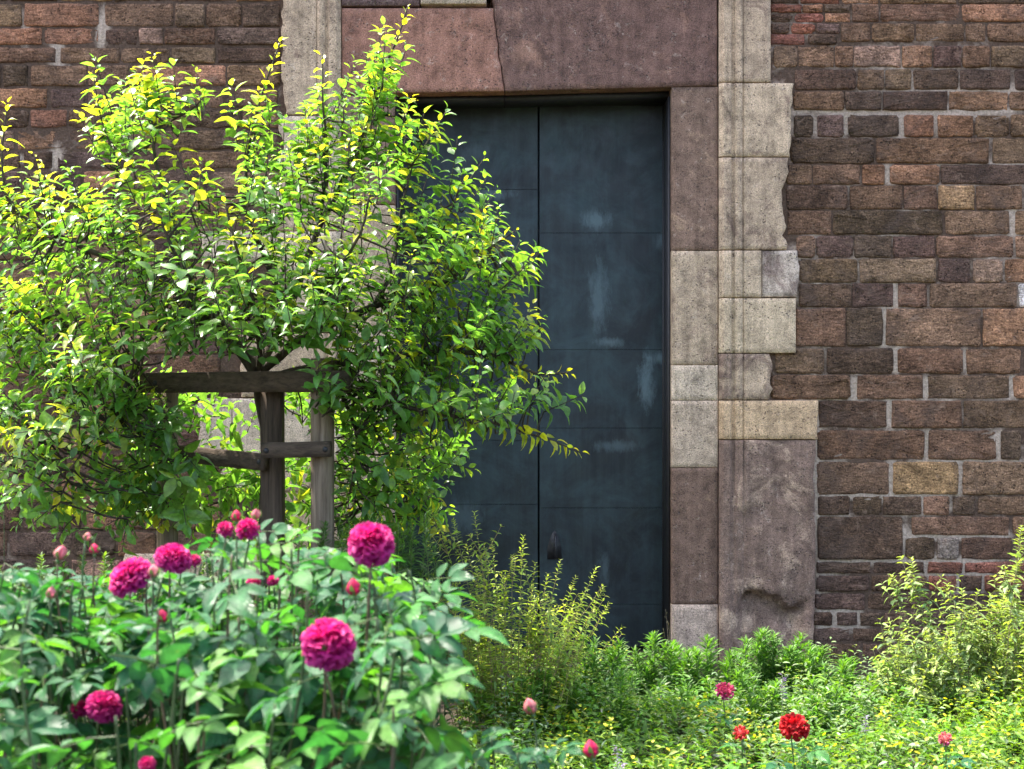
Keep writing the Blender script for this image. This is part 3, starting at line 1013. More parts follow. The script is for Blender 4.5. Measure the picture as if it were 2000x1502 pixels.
def leafy_shoot(fol, pts, spacing, size, old, new, start=0.0, pitch=1.0, k0=None, tip=0.6):
    """leaves in a spiral along a path, small and yellow towards the tip"""
    L = 0.0
    seg = [0.0]
    for a, b in zip(pts, pts[1:]):
        L += (b - a).length
        seg.append(L)
    s = start * L
    ang = R.uniform(0, 6.28)
    while s <= L:
        i = max(j for j in range(len(seg)) if seg[j] <= s + 1e-9)
        i = min(i, len(pts) - 2)
        u = (s - seg[i]) / max(1e-6, seg[i + 1] - seg[i])
        p = pts[i].lerp(pts[i + 1], u)
        t = (pts[i + 1] - pts[i]).normalized()
        f = s / L
        ang += 2.4 + R.uniform(-.4, .4)
        side = t.orthogonal().normalized()
        side = (Matrix.Rotation(ang, 3, t) @ side)
        pt = pitch * R.uniform(0.75, 1.2) * (1.0 - 0.45 * max(0, f - 0.7) / 0.3)
        d = (t * math.cos(pt) + side * math.sin(pt) + Vector((0, 0, -0.10))).normalized()
        sz = size * R.uniform(0.62, 1.28) * (1.0 if f < tip else 1.0 - 0.6 * (f - tip) / (1 - tip))
        up = (t * 0.7 + UP * 0.6 + rand_dir() * 0.45).normalized()
        g = min(1, max(0, f * 1.25 - 0.25 + R.uniform(-.25, .25)))
        c = jit(lerp(old, new, g), 0.22)
        p2 = p + d * 0.012
        fol.add(p2, frame(d, up), sz, R.randrange(len(fol.tm)) if k0 is None else k0, c)
        s += spacing * R.uniform(0.7, 1.3) * (1.0 if f < 0.75 else 0.75)


def split_leaves(fol, root, mat, n_single, key, name='leaf'):
    """the n leaves that show largest as parts of their own, the rest as one mass"""
    recs = sorted(fol.rec, key=key)
    single, rest = recs[:n_single], recs[n_single:]
    protos = {}
    tints = {}
    for r in single:
        q = tuple(round(c / m) for c, m in zip(r[4], (.03, .04, .02)))
        kk = (r[3], q)
        if kk not in protos:
            tv, tf = fol.tm[r[3]]
            protos[kk] = mesh_np(name, tv, tf, np.repeat(np.array([r[4]]), len(tv), axis=0))
            protos[kk].materials.append(mat)
        o = bpy.data.objects.new(name, protos[kk])
        col.objects.link(o)
        o.parent = root
        o.matrix_parent_inverse = Matrix.Translation(root.location).inverted()
        mw = Matrix.Translation(r[0]) @ (r[1].to_4x4()) @ Matrix.Diagonal((r[2], r[2], r[2], 1))
        o.matrix_basis = mw
    if rest:
        link('foliage', fol.mesh('foliage', rest), mat, root, kind='stuff')


# ------------------------------------------------------------------ apple tree
def make_tree():
    D = 5.3
    root = empty('apple_tree', W(515, 1456, D), 'young bushy apple tree with yellow-green leaves tied inside wooden stakes', 'tree')
    limbs = [  # (pixel x, pixel y, depth offset) ..., start and end radius
        ([(526, 1456, .04), (530, 1200, .04), (524, 1000, .05), (526, 850, .04), (502, 722, 0)], .034, .030),
        ([(502, 722, 0), (470, 680, 0), (415, 625, -.03), (370, 588, -.05), (285, 520, -.05), (205, 440, -.04), (170, 370, -.02)], .033, .007),
        ([(502, 722, 0), (545, 640, .05), (585, 545, .06), (625, 440, .05), (655, 385, .04), (700, 280, .03), (755, 130, .02), (796, 8, .0)], .022, .0022),
        ([(505, 730, 0), (600, 655, -.05), (730, 600, -.10), (850, 560, -.12), (940, 500, -.12), (1005, 452, -.12)], .022, .0025),
        ([(510, 745, 0), (640, 715, -.08), (800, 690, -.15), (950, 690, -.2), (1045, 725, -.22), (1112, 728, -.22)], .02, .0025),
        ([(415, 625, -.03), (300, 640, .0), (150, 622, .05), (20, 610, .1), (-120, 560, .1)], .018, .004),
        ([(370, 588, -.05), (350, 460, .06), (310, 340, .1), (300, 250, .1), (330, 200, .1)], .013, .003),
        ([(560, 610, .05), (515, 500, .02), (478, 400, .0), (488, 300, .0), (515, 180, .0), (548, 85, .0)], .012, .002),
        ([(285, 520, -.05), (150, 480, -.1), (40, 420, -.1), (5, 330, -.1), (12, 200, -.1)], .013, .0022),
        ([(730, 600, -.1), (775, 480, .1), (790, 370, .15), (842, 245, .18)], .011, .002),
        ([(300, 640, 0), (210, 720, -.15), (120, 820, -.25), (70, 950, -.3)], .011, .002),
        ([(640, 715, -.08), (760, 780, -.2), (900, 815, -.25), (1030, 845, -.28), (1135, 880, -.28)], .012, .002),
        ([(625, 440, .05), (640, 300, .0), (632, 200, -.05), (630, 105, -.05)], .008, .002),
        ([(600, 655, -.05), (640, 560, -.3), (700, 460, -.42), (720, 380, -.45)], .012, .003),
        ([(415, 625, -.03), (380, 560, -.3), (330, 470, -.42), (300, 400, -.42)], .012, .003),
        ([(505, 730, 0), (500, 600, -.28), (470, 500, -.4), (440, 400, -.42)], .013, .003),
        ([(850, 560, -.12), (870, 450, -.05), (905, 355, .0)], .006, .0018),
        ([(205, 440, -.04), (230, 330, .0), (195, 230, .0), (183, 152, .0)], .006, .0018),
        ([(205, 440, -.04), (120, 380, -.05), (80, 335, -.05)], .006, .0018),
        ([(330, 470, -.42), (380, 400, -.4), (392, 325, -.38)], .005, .0018),
        ([(300, 250, .1), (370, 215, .05), (398, 190, .0)], .005, .0018),
        ([(300, 640, 0), (220, 800, -.3), (150, 900, -.35), (110, 1010, -.35)], .009, .002),
        ([(640, 715, -.08), (720, 820, .1), (780, 930, .15), (800, 1020, .15)], .011, .002),
        ([(640, 715, -.08), (700, 860, -.05), (690, 960, .0), (730, 1040, .0)], .01, .002),
    ]
    B = Acc()
    T = Acc()
    fol = Foliage(APPLE_T)
    nodes = []
    for li, (pp, r0, r1) in enumerate(limbs):
        pts = smooth_path([W(x, y, D + o) for x, y, o in pp], 6)
        jl = [p + Vector((noise.noise(p * 5), noise.noise(p * 5 + Vector((9, 0, 0))), noise.noise(p * 5 + Vector((0, 9, 0))))) * (.012 if li else .006) for p in pts]
        n = len(jl)
        rad = [r0 + (r1 - r0) * (i / (n - 1)) ** 0.8 for i in range(n)]
        (T if li == 0 else B).add(tube(jl, rad, 10 if li == 0 else 7, 0.25))
        if li:
            nodes += jl[2:]
            leafy_shoot(fol, jl, .017 if li in (2, 7, 8, 11, 3, 4) else .022, .062, G_MID, G_YEL, 0.5 if r1 > .0024 else 0.38, tip=.72)
    trunk = T.build('trunk', M['bark'], root)
    nodes_np = np.array([tuple(p) for p in nodes])
    clumps = [  # px, py, rx, ry, shoots, depth offset
        (60, 470, 110, 90, 20, -.05), (190, 480, 110, 80, 20, -.1), (310, 450, 110, 100, 20, -.15), (250, 270, 75, 60, 20, .05), (330, 235, 70, 40, 10, .05),
        (500, 300, 45, 90, 10, 0), (520, 450, 90, 90, 18, -.1), (640, 330, 60, 80, 14, 0), (700, 260, 70, 90, 18, 0), (760, 170, 45, 60, 6, 0), (720, 430, 120, 100, 26, -.1), (790, 320, 55, 70, 10, .1),
        (880, 500, 95, 60, 18, -.1), (930, 540, 80, 60, 14, -.15), (840, 610, 110, 80, 18, -.15), (60, 600, 110, 90, 18, .05), (200, 610, 120, 90, 22, -.15), (360, 560, 110, 90, 18, -.25),
        (520, 570, 110, 90, 12, -.3), (640, 570, 110, 90, 20, -.2), (740, 620, 110, 90, 24, -.15), (60, 740, 90, 80, 14, .0), (190, 730, 110, 80, 22, -.25), (310, 670, 90, 45, 13, -.3), (430, 630, 90, 45, 7, -.35),
        (580, 640, 90, 40, 8, -.35), (740, 720, 100, 60, 20, -.2), (880, 700, 110, 60, 18, -.2), (980, 700, 60, 40, 7, -.22), (800, 790, 130, 50, 20, -.2), (950, 810, 90, 40, 11, -.27),
        (120, 860, 90, 80, 14, -.3), (220, 860, 60, 80, 11, -.3), (110, 960, 60, 50, 7, -.33), (730, 880, 75, 80, 22, .05), (790, 950, 60, 80, 18, .12), (710, 990, 60, 60, 14, .05), (440, 960, 110, 60, 14, .35), (570, 950, 60, 80, 11, .35), (390, 830, 60, 60, 6, .3), (200, 1000, 80, 40, 6, -.1),
        (300, 850, 40, 80, 6, .2), (300, 960, 60, 50, 6, -.1), (690, 800, 50, 60, 9, -.15), (-40, 650, 80, 200, 18, 0), (300, 800, 50, 40, 6, -.1), (470, 650, 90, 40, 10, -.36), (380, 790, 50, 25, 4, .25), (560, 800, 40, 25, 4, .3), (240, 930, 60, 60, 9, -.2), (380, 980, 70, 50, 10, .2), (500, 1000, 80, 40, 8, .3), (740, 800, 60, 60, 8, -.1), (700, 930, 60, 70, 10, -.1), (40, 960, 60, 50, 5, -.2), (490, 690, 80, 22, 9, -.3), (325, 850, 40, 70, 8, -.02), (335, 940, 45, 60, 7, -.02), (585, 960, 40, 60, 6, .15), (590, 840, 30, 30, 3, .1), (560, 665, 60, 30, 6, -.3), (600, 610, 60, 50, 8, -.40), (690, 700, 40, 35, 6, -.3), (60, 860, 80, 90, 10, -.15), (260, 780, 60, 70, 9, -.3), (830, 870, 50, 60, 8, 0), (660, 900, 40, 90, 8, -.05), (310, 860, 45, 70, 9, -.12), (350, 920, 50, 60, 6, .1), (640, 800, 30, 50, 5, -.38), (260, 960, 70, 50, 9, -.15), (450, 900, 80, 60, 8, .4), (610, 1010, 60, 40, 8, .1), (560, 380, 50, 60, 8, 0), (890, 400, 30, 40, 4, 0), (1000, 560, 25, 30, 3, -.12), (1050, 820, 40, 30, 3, -.27)]
    cen = W(480, 720, D)
    for (px, py, rx, ry, n, off) in clumps:
        n = int(n * (1.2 if py < 700 else 1.25) + 0.5)
        for _ in range(n):
            while True:
                a, b, c = R.uniform(-1, 1), R.uniform(-1, 1), R.uniform(-1, 1)
                if a * a + b * b + c * c < 1:
                    break
            depth = 0.36 if rx > 70 else 0.18
            a, b = a * 1.12, b * 1.1
            base = W(px + a * rx, py + b * ry, D + off + c * depth)
            outw = (base - cen).normalized()
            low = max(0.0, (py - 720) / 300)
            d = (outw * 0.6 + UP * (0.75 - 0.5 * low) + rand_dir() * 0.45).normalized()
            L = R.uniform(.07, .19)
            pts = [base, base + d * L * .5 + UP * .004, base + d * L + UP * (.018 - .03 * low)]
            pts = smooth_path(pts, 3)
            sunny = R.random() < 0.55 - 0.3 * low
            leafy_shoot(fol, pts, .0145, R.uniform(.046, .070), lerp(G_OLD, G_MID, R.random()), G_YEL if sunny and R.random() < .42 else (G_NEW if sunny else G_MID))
            B.add(tube(pts, [.0026, .0024, .002, .0018, .0016, .0014, .0012][:len(pts)], 5))
            # twig back to the nearest limb
            bn = np.array(tuple(base))
            dd = np.linalg.norm(nodes_np - bn, axis=1)
            j = int(dd.argmin())
            if 0.01 < dd[j] < 0.26:
                q = nodes[j]
                mid = q.lerp(base, .5) + rand_dir() * dd[j] * .12 - UP * dd[j] * .08
                B.add(tube(smooth_path([q, mid, base], 3), [.004, .0038, .0035, .0033, .003, .0028, .0026], 5))
    B.build('branches', M['bark'], root)

    def key(r):      # leaves nearest the viewer's side and large show most
        return (r[0].y) - 4.0 * r[2] - (0.25 if r[4][0] > .2 else 0)
    split_leaves(fol, root, M['leaf'], 300, key)
    return len(fol.rec)


NLEAF = make_tree()


# ------------------------------------------------------------------ tree stakes
def wood_bar(p0, p1, w, h, seed, rnd=False):
    """rail or post between two points with uneven, chamfered section"""
    n = 9
    ax = (p1 - p0).normalized()
    side = Vector((0, 1, 0)) if abs(ax.z) < 0.7 else Vector((1, 0, 0))
    u = (side - ax * side.dot(ax)).normalized()
    v = ax.cross(u)
    sec = []
    for q in range(12):
        a = 2 * math.pi * q / 12
        if rnd:
            sec.append((math.cos(a) * w / 2, math.sin(a) * h / 2))
        else:
            ca, sa = math.cos(a + .26), math.sin(a + .26)
            m = max(abs(ca), abs(sa)) ** 0.85
            sec.append((ca / m * w / 2, sa / m * h / 2))
    V, F = [], []
    for i in range(n + 1):
        p = p0.lerp(p1, i / n)
        for q, (a, b) in enumerate(sec):
            f = 1 + .07 * noise.noise(Vector((q * 2.3, i * .6, seed * 5.7)))
            V.append(p + u * a * f + v * b * f)
    for i in range(n):
        for q in range(12):
            a, b = i * 12 + q, i * 12 + (q + 1) % 12
            F.append((a, b, b + 12, a + 12))
    F.append(tuple(range(12))[::-1])
    F.append(tuple(range(n * 12, n * 12 + 12)))
    return V, F


def make_stakes():
    D = 5.3
    root = empty('tree_stakes', W(480, 1456, D), 'weathered wooden post and rail frame staking the apple tree', 'tree support')
    dl, dr, dc = 5.42, 5.02, 4.98
    L0, L1 = W(327, 1000, dl), W(327, 752, dl)
    for nm, (px, d, w, rnd, mt) in {'l': (327, dl, .080, True, 'post'), 'r': (630, 5.08, .084, True, 'post'), 'c': (533, 5.22, .080, False, 'shade_tint_post')}.items():
        b, t = W(px, 900, d), W(px, 700 if nm == 'r' else 745, d)
        b.z = -0.2
        A = Acc()
        A.add(wood_bar(b, t, w, w, R.random() * 9, rnd))
        o = A.build('post', M[mt], root)
        if nm == 'c':
            o['label'] = 'middle post with shade put into its dark wood colour'
    for (a, b, w, h) in (((278, 748, 5.30), (684, 744, 4.985), .035, .075), ((352, 886, 5.36), (520, 903, 5.155), .03, .062), ((512, 880, 5.05), (646, 877, 5.00), .03, .055), ((352, 742, 5.45), (520, 752, 5.31), .03, .06)):
        A = Acc()
        A.add(wood_bar(W(*a), W(*b), w, h, R.random() * 9))
        rl = A.build('rail', M['rail'], root)
        for e in (a, b):
            q = W(*a).lerp(W(*b), .07 if e is a else .93) + Vector((0, -w / 2 - .004, 0))
            K = Acc()
            K.add(tube([q + Vector((0, .008, 0)), q, q - Vector((0, .003, 0))], [.010, .010, .006], 8))
            K.build('bolt', M['iron'], rl)
    # white tie cord hanging by the left post
    A = Acc()
    A.add(tube([W(309, 905, 5.40), W(304, 912, 5.375), W(302, 930, 5.37), W(303, 950, 5.37), W(302, 976, 5.37)], [.003, .004, .0075, .0075, .004], 6))
    o = A.build('tie_cord', M['white'])
    tag(o, 'short white tie cord hanging beside the left wooden post', 'cord')


make_stakes()


# ------------------------------------------------------------------ rose bush
def rose_leaf_mesh(seed):
    """compound leaf along +x: stalk with five toothed leaflets, upper side +z"""
    rr = random.Random(seed)
    segs = (0.0, 0.08, 0.2, 0.34, 0.5, 0.66, 0.8, 0.92, 1.0)
    Vs, Fs, Ts = [], [], []
    base = [(.021, .085, .031), (.027, .100, .031), (.017, .072, .029), (.036, .120, .031), (.06, .16, .030), (.022, .092, .036), (.018, .077, .033), (.029, .104, .030), (.040, .128, .030), (.024, .088, .035), (.07, .18, .030), (.020, .082, .030)][seed % 12]
    for (x, y, ang, ln) in ((.062, 0, 0, .066), (.056, .005, 1.0, .055), (.056, -.005, -1.0, .055), (.026, .004, 1.15, .044), (.026, -.004, -1.15, .044)):
        tv, tf = leaf_template(rr.uniform(.50, .62), rr.uniform(.15, .55), rr.uniform(.15, .55), segs, .42, rr.uniform(-.25, .25), .06)
        s = ln * rr.uniform(.85, 1.15)
        a = ang + rr.uniform(-.15, .15)
        b = rr.uniform(-.25, .15)
        rot = Matrix.Rotation(a, 3, 'Z') @ Matrix.Rotation(b, 3, 'Y') @ Matrix.Rotation(rr.uniform(-.3, .3), 3, 'X')
        V = (np.array(rot) @ (tv.T * s)).T + np.array((x, y, -.25 * x * x / .06))
        o = sum(len(q) for q in Vs)
        Vs.append(V)
        Fs.append(tf + o)
        t = np.array([[c * rr.uniform(.9, 1.1) for c in base]] * len(V))
        t[1::3] *= 1.35
        al = np.array([[q - .22 * abs(sd)] for q in segs for sd in (-1, 0, 1)])
        Ts.append(np.concatenate([t * 1.15, al], axis=1))
    st = tube([Vector((-.02, 0, .002)), Vector((.02, 0, 0)), Vector((.07, 0, -.016))], [.0012, .0011, .0008], 4, caps=False)
    o = sum(len(q) for q in Vs)
    Vs.append(np.array([tuple(v) for v in st[0]]))
    Fs.append(np.array([f for f in st[1]]) + o)
    Ts.append(np.array([(.07, .12, .03, 1.0)] * len(st[0])))
    me = mesh_np('leaf', np.concatenate(Vs), np.concatenate(Fs), np.concatenate(Ts))
    me.materials.append(M['rose_leaf'])
    return me


ROSE_LEAVES = [rose_leaf_mesh(i) for i in range(24)]


def petal_patch(w, ln, cup):
    V = []
    for j in range(4):
        v = j / 3
        for i in range(3):
            u = i - 1
            ww = w * (0.35 + 0.65 * math.sin(min(1, v * 1.15) * math.pi / 2)) * (0.82 if j == 3 else 1)
            V.append((u * ww / 2, cup * (u * u) * .35 * w - 0.25 * cup * ln * math.sin(v * math.pi), v * ln - (0.08 * ln * u * u if j == 3 else 0)))
    F = [(j * 3 + i, j * 3 + i + 1, j * 3 + i + 4, j * 3 + i + 3) for j in range(3) for i in range(2)]
    return V, F


def bloom_mesh(seed, r, c0, c1, flat=0.88, n=130, opened=1.0):
    """a full rosette: frilled petals packed over a ball, axis +z"""
    rr = random.Random(seed)
    A = Acc()
    # core so that no gaps show through
    V, F = tube([Vector((0, 0, z * r * flat)) for z in (-.75, -.5, 0, .45, .62)], [r * q for q in (.25, .55, .72, .52, .2)], 10)
    A.add((V, F), lerp(c0, c1, .5))
    for i in range(n):
        z = 1 - (i + .5) / n * (1 + 0.82 * opened)
        ph = i * 2.39996 + rr.uniform(-.2, .2)
        rad = math.sqrt(max(0, 1 - z * z))
        nrm = Vector((math.cos(ph) * rad, math.sin(ph) * rad, z))
        pos = Vector((nrm.x, nrm.y, nrm.z * flat)) * r * .60
        d = (nrm + rand_local(rr) * .38 + Vector((0, 0, .25))).normalized()
        tang = nrm.cross(Vector((0, 0, 1)))
        tang = tang.normalized() if tang.length > .05 else Vector((1, 0, 0))
        roll = Matrix.Rotation(rr.uniform(-.9, .9), 3, d)
        x = roll @ (tang - d * tang.dot(d)).normalized()
        y = d.cross(x)
        m = Matrix((x, y, d)).transposed()
        pv, pf = petal_patch(r * rr.uniform(.26, .46), r * rr.uniform(.40, .54), rr.uniform(.3, 1.2))
        c = lerp(c0, c1, rr.random())
        pale = rr.random() < .12
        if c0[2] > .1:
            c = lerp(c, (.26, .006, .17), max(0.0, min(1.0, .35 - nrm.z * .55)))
        edge = lerp(c, (.75, .16, .42) if c0[2] > .06 else (.55, .06, .04), .4 if pale else .12)
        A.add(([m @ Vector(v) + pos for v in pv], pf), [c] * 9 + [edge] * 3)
    me = mesh_py('bloom', A.V, A.F)
    a = me.color_attributes.new('tint', 'FLOAT_COLOR', 'POINT')
    a.data.foreach_set('color', np.array([(*t, 1) for t in A.T], np.float32).ravel())
    me.materials.append(M['petal'])
    return me


def rand_local(rr):
    return Vector((rr.uniform(-1, 1), rr.uniform(-1, 1), rr.uniform(-1, 1)))


def bud_mesh(seed, r, c0, c1):
    """closed bud: overlapping petals in a pointed egg"""
    rr = random.Random(seed)
    A = Acc()
    prof = [(-.9, .3), (-.5, .8), (0, 1.0), (.5, .82), (1.0, .45), (1.35, .08)]
    V, F = tube([Vector((0, 0, z * r)) for z, _ in prof], [q * r * .85 for _, q in prof], 9)
    A.add((V, F), c1)
    for i in range(7):
        a = i * 2.4
        V, F = [], []
        for j, (z, q) in enumerate(prof):
            for s in (-1, 0, 1):
                b = a + s * .62 * (1 - .1 * j)
                f = q * r * (1 + .05 * i / 7 + (.12 if j > 3 else 0))
                V.append((math.cos(b) * f, math.sin(b) * f, z * r * (1 - .02 * i)))
        for j in range(len(prof) - 1):
            for s in range(2):
                k = j * 3 + s
                F.append((k, k + 1, k + 4, k + 3))
        A.add((V, F), lerp(c0, c1, rr.random()))
    me = mesh_py('bud', A.V, A.F)
    at = me.color_attributes.new('tint', 'FLOAT_COLOR', 'POINT')
    at.data.foreach_set('color', np.array([(*t, 1) for t in A.T], np.float32).ravel())
    me.materials.append(M['petal'])
    return me


def sepal_mesh(r, spread):
    A = Acc()
    for i in range(5):
        a = i * 2 * math.pi / 5
        V, F = [], []
        for j in range(5):
            t = j / 4
            w = r * .55 * (1 - t) ** .7 + .0004
            rad = r * (.25 + .85 * math.sin(t * 1.7)) * spread
            z = -r * .95 + r * (1.9 - 1.3 * (spread - .9)) * t
            for s in (-1, 0, 1):
                b = a + s * w / max(r, .001) * .8
                V.append((math.cos(b) * rad, math.sin(b) * rad, z))
        for j in range(4):
            for s in range(2):
                k = j * 3 + s
                F.append((k, k + 1, k + 4, k + 3))
        A.add((V, F), (.10, .17, .05))
    V, F = tube([Vector((0, 0, z * r)) for z in (-1.5, -1.2, -.9)], [r * .12, r * .34, r * .3], 7)
    A.add((V, F), (.07, .13, .035))
    me = mesh_py('sepals', A.V, A.F)
    at = me.color_attributes.new('tint', 'FLOAT_COLOR', 'POINT')
    at.data.foreach_set('color', np.array([(*t, 1) for t in A.T], np.float32).ravel())
    me.materials.append(M['stem'])
    return me


MAG0, MAG1 = (.60, .020, .20), (.38, .005, .13)


def put_flower(root, me, name, p, axis, sep=None, label=None):
    o = bpy.data.objects.new(name, me)
    col.objects.link(o)
    o.parent = root
    o.matrix_parent_inverse = Matrix.Translation(root.location).inverted()
    m = frame(axis.orthogonal(), axis)
    o.matrix_basis = Matrix.Translation(p) @ m.to_4x4()
    if label:
        o['label'] = label
    if sep:
        s = bpy.data.objects.new('sepals', sep)
        col.objects.link(s)
        s.parent = o
    return o


def make_rose_bush():
    Dm = 2.35
    root = empty('rose_bush', Vector((W(430, 900, Dm).x, Dm - CAM_D, 0)), 'large rose bush with magenta pompon blooms and glossy dark leaves in the foreground', 'rose bush')
    # blooms: pixel x, y, pixel radius, distance, kind
    blooms = [(725, 1064, 46, 2.30, 'full', 'round magenta bloom held highest on the right'), (641, 1261, 54, 2.05, 'full', 'largest magenta pompon bloom'), (258, 1130, 42, 2.35, 'full', None),
              (338, 1093, 34, 2.50, 'full', None), (484, 1035, 24, 2.45, 'half', None), (440, 1034, 17, 2.46, 'half', None), (203, 1381, 34, 2.2, 'full', None), (155, 1386, 19, 2.3, 'half', None),
              (497, 1140, 17, 2.65, 'half', None), (533, 1135, 12, 2.75, 'half', None), (288, 1494, 18, 2.1, 'half', None), (380, 1096, 14, 2.6, 'half', None)]
    top = [(-80, 1110), (0, 1112), (60, 1105), (140, 1130), (220, 1160), (330, 1115), (420, 1080), (500, 1070), (580, 1062), (650, 1100), (740, 1110), (800, 1105), (840, 1180), (872, 1270), (920, 1390), (1000, 1440), (1110, 1460), (1180, 1490)]

    def top_y(px):
        for (a, ya), (b, yb) in zip(top, top[1:]):
            if a <= px <= b:
                return ya + (yb - ya) * (px - a) / (b - a)
        return 1500
    S = Acc()
    tips = []

    def cane(tip, r=.0032, lean=None):
        b = Vector((root.location.x + (tip.x - root.location.x) * .45 + R.uniform(-.05, .05), tip.y + R.uniform(-.12, .12), -.02))
        mid = b.lerp(tip, .55) + Vector((R.uniform(-.03, .03), R.uniform(-.03, .03), .02))
        q = tip - Vector((R.uniform(-.012, .012), R.uniform(-.01, .01), .12))
        pts = smooth_path([b, mid, q, tip], 6)
        n = len(pts)
        if any(hides(q_, 2) for q_ in pts[:-3]):
            return pts
        S.add(tube(pts, [r * (1.7 - .9 * i / (n - 1)) for i in range(n)], 6), jit((.05, .085, .028), .25) if R.random() < .7 else jit((.09, .06, .035), .2))
        return pts

    nleaf = [0]

    def hides(q, m=24):
        """would a leaf here grow across an open bloom, seen from the path?"""
        dq = q.y + CAM_D
        qx, qy = 1000 + q.x * FPX / dq, 751 - (q.z - CAM_Z) * FPX / dq
        for (bx, by, br, bd, *_) in blooms:
            if dq < bd - .0 and math.hypot(qx - bx, qy - by) < br + m:
                return True
        return False

    deep_l = []

    def leaves_on(pts, s0, count, step=.036, scale=1.0, first=0.0, deep=False):
        acc = first
        ang = R.uniform(0, 6.28)
        L = [0]
        for a, b in zip(pts[::-1], pts[::-1][1:]):
            L.append(L[-1] + (a - b).length)
        rp = pts[::-1]
        for q in range(count):
            i = 0
            while i < len(L) - 2 and L[i + 1] < acc:
                i += 1
            u = (acc - L[i]) / max(1e-6, L[i + 1] - L[i])
            p = rp[i].lerp(rp[i + 1], min(1, u))
            ang += 2.4 + R.uniform(-.5, .5)
            d = Vector((math.cos(ang), math.sin(ang) * .9, R.uniform(-.28, .38))).normalized()
            if d.y > .55 and R.random() < .4:
                d.y *= -1
            up = (UP + rand_dir() * .8).normalized()
            if hides(p + d * .06) or hides(p + d * .11) or hides(p + d * .02):
                acc += step * .8
                continue
            lm = R.choice(ROSE_LEAVES)
            s = scale * R.uniform(.66, 1.08) * (0.7 if q == 0 else 1)
            mw = Matrix.Translation(p + d * .02 * s) @ frame(d, up).to_4x4() @ Matrix.Diagonal((s, s, s, 1))
            if deep or nleaf[0] >= 298:
                deep_l.append((lm, mw))
            else:
                nleaf[0] += 1
                o = bpy.data.objects.new('leaf', lm)
                col.objects.link(o)
                o.parent = root
                o.matrix_parent_inverse = Matrix.Translation(root.location).inverted()
                o.matrix_basis = mw
            acc += step * R.uniform(.7, 1.3)

    for i, (px, py, rp, d, kind, lab) in enumerate(blooms):
        p = W(px, py, d)
        r = rp * d / FPX * .95
        ax = (UP + Vector((R.uniform(-.25, .25), R.uniform(-.55, -.1), 0))).normalized()
        if i in (2, 3, 6):
            ax = (UP + Vector(((-.7, .3, .5)[(2, 3, 6).index(i)], -.35, 0))).normalized()
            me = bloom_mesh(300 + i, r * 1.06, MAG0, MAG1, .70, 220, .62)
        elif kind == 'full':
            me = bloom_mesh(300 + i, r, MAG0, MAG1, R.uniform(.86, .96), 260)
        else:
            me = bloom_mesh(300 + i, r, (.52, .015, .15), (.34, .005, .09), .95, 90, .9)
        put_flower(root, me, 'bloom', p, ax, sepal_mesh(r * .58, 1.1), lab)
        pts = cane(p - ax * r * 1.05, .0024)
        leaves_on(pts, 0, 5, first=.055)
    buds = [(691, 1150, 17, 2.25, 'm'), (184, 1074, 11, 2.45, 'm'), (318, 1206, 13, 2.3, 'm'), (300, 1118, 13, 2.33, 'k'), (118, 1082, 15, 2.4, 'k'), (1036, 1382, 16, 2.5, 'k'), (1155, 1466, 18, 2.4, 'm'), (462, 1010, 12, 2.5, 'm'), (500, 1006, 11, 2.5, 'k'), (170, 1050, 9, 2.46, 'k'), (100, 1160, 12, 2.3, 'k')]
    for i, (px, py, rp, d, k) in enumerate(buds):
        p = W(px, py, d)
        r = rp * d / FPX * .9
        ax = (UP + rand_dir() * .35).normalized()
        me = bud_mesh(500 + i, r, *(((.55, .03, .12), (.40, .01, .07)) if k == 'm' else ((.60, .28, .26), (.50, .16, .20))))
        put_flower(root, me, 'bud', p, ax, sepal_mesh(r, 1.12))
        pts = cane(p - ax * r * 1.5, .0018)
        leaves_on(pts, 0, 3, first=.06)
    # leafy canes filling the bush
    for i in range(78):
        px = -70 + 930 * ((i * .618034) % 1.0)
        lvl = (i % 3)
        py = top_y(px) + (8 if lvl == 0 else R.uniform(60, 180) if lvl == 1 else R.uniform(150, 330))
        d = (R.uniform(2.2, 2.9) if lvl == 0 else R.uniform(1.95, 2.5) if lvl == 1 else R.uniform(1.85, 2.3))
        if px > 840:
            d = R.uniform(2.25, 2.6)
        pts = cane(W(px, py, d), .0022)
        leaves_on(pts, 0, 4 if lvl else 5)
    for (px, py, d) in ((960, 1440, 2.35), (1010, 1470, 2.3), (1060, 1450, 2.45), (1100, 1500, 2.3), (930, 1490, 2.3), (1140, 1530, 2.4)):
        leaves_on(cane(W(px, py, d), .002), 0, 3)
    for i in range(34):
        px = -60 + 900 * ((i * .618034 + .3) % 1.0)
        leaves_on(cane(W(px, top_y(px) + R.uniform(-34, 20), R.uniform(2.4, 2.95)), .002), 0, 6, deep=True)
    # deep inside the bush
    for i in range(60):
        px = -70 + 900 * ((i * .618034) % 1.0)
        leaves_on(cane(W(px, top_y(px) + R.uniform(120, 420), R.uniform(2.15, 2.9)), .002), 0, 4, deep=True)
    S.build('canes', M['stem'], root)
    link('foliage', merged_leaves(deep_l), M['rose_leaf'], root, kind='stuff')


def merged_leaves(items):
    Vs, Fs, Ts, off = [], [], [], 0
    for me, mw in items:
        n = len(me.vertices)
        V = np.empty(n * 3, np.float32)
        me.vertices.foreach_get('co', V)
        mm = np.array(mw)
        V = V.reshape(-1, 3) @ mm[:3, :3].T + mm[:3, 3]
        F = np.empty(len(me.loops), np.int32)
        me.loops.foreach_get('vertex_index', F)
        T = np.empty(n * 4, np.float32)
        me.color_attributes['tint'].data.foreach_get('color', T)
        Vs.append(V)
        Fs.append(F.reshape(-1, 4) + off)
        Ts.append(T.reshape(-1, 4))
        off += n
    return mesh_np('foliage', np.concatenate(Vs), np.concatenate(Fs), np.concatenate(Ts))


make_rose_bush()


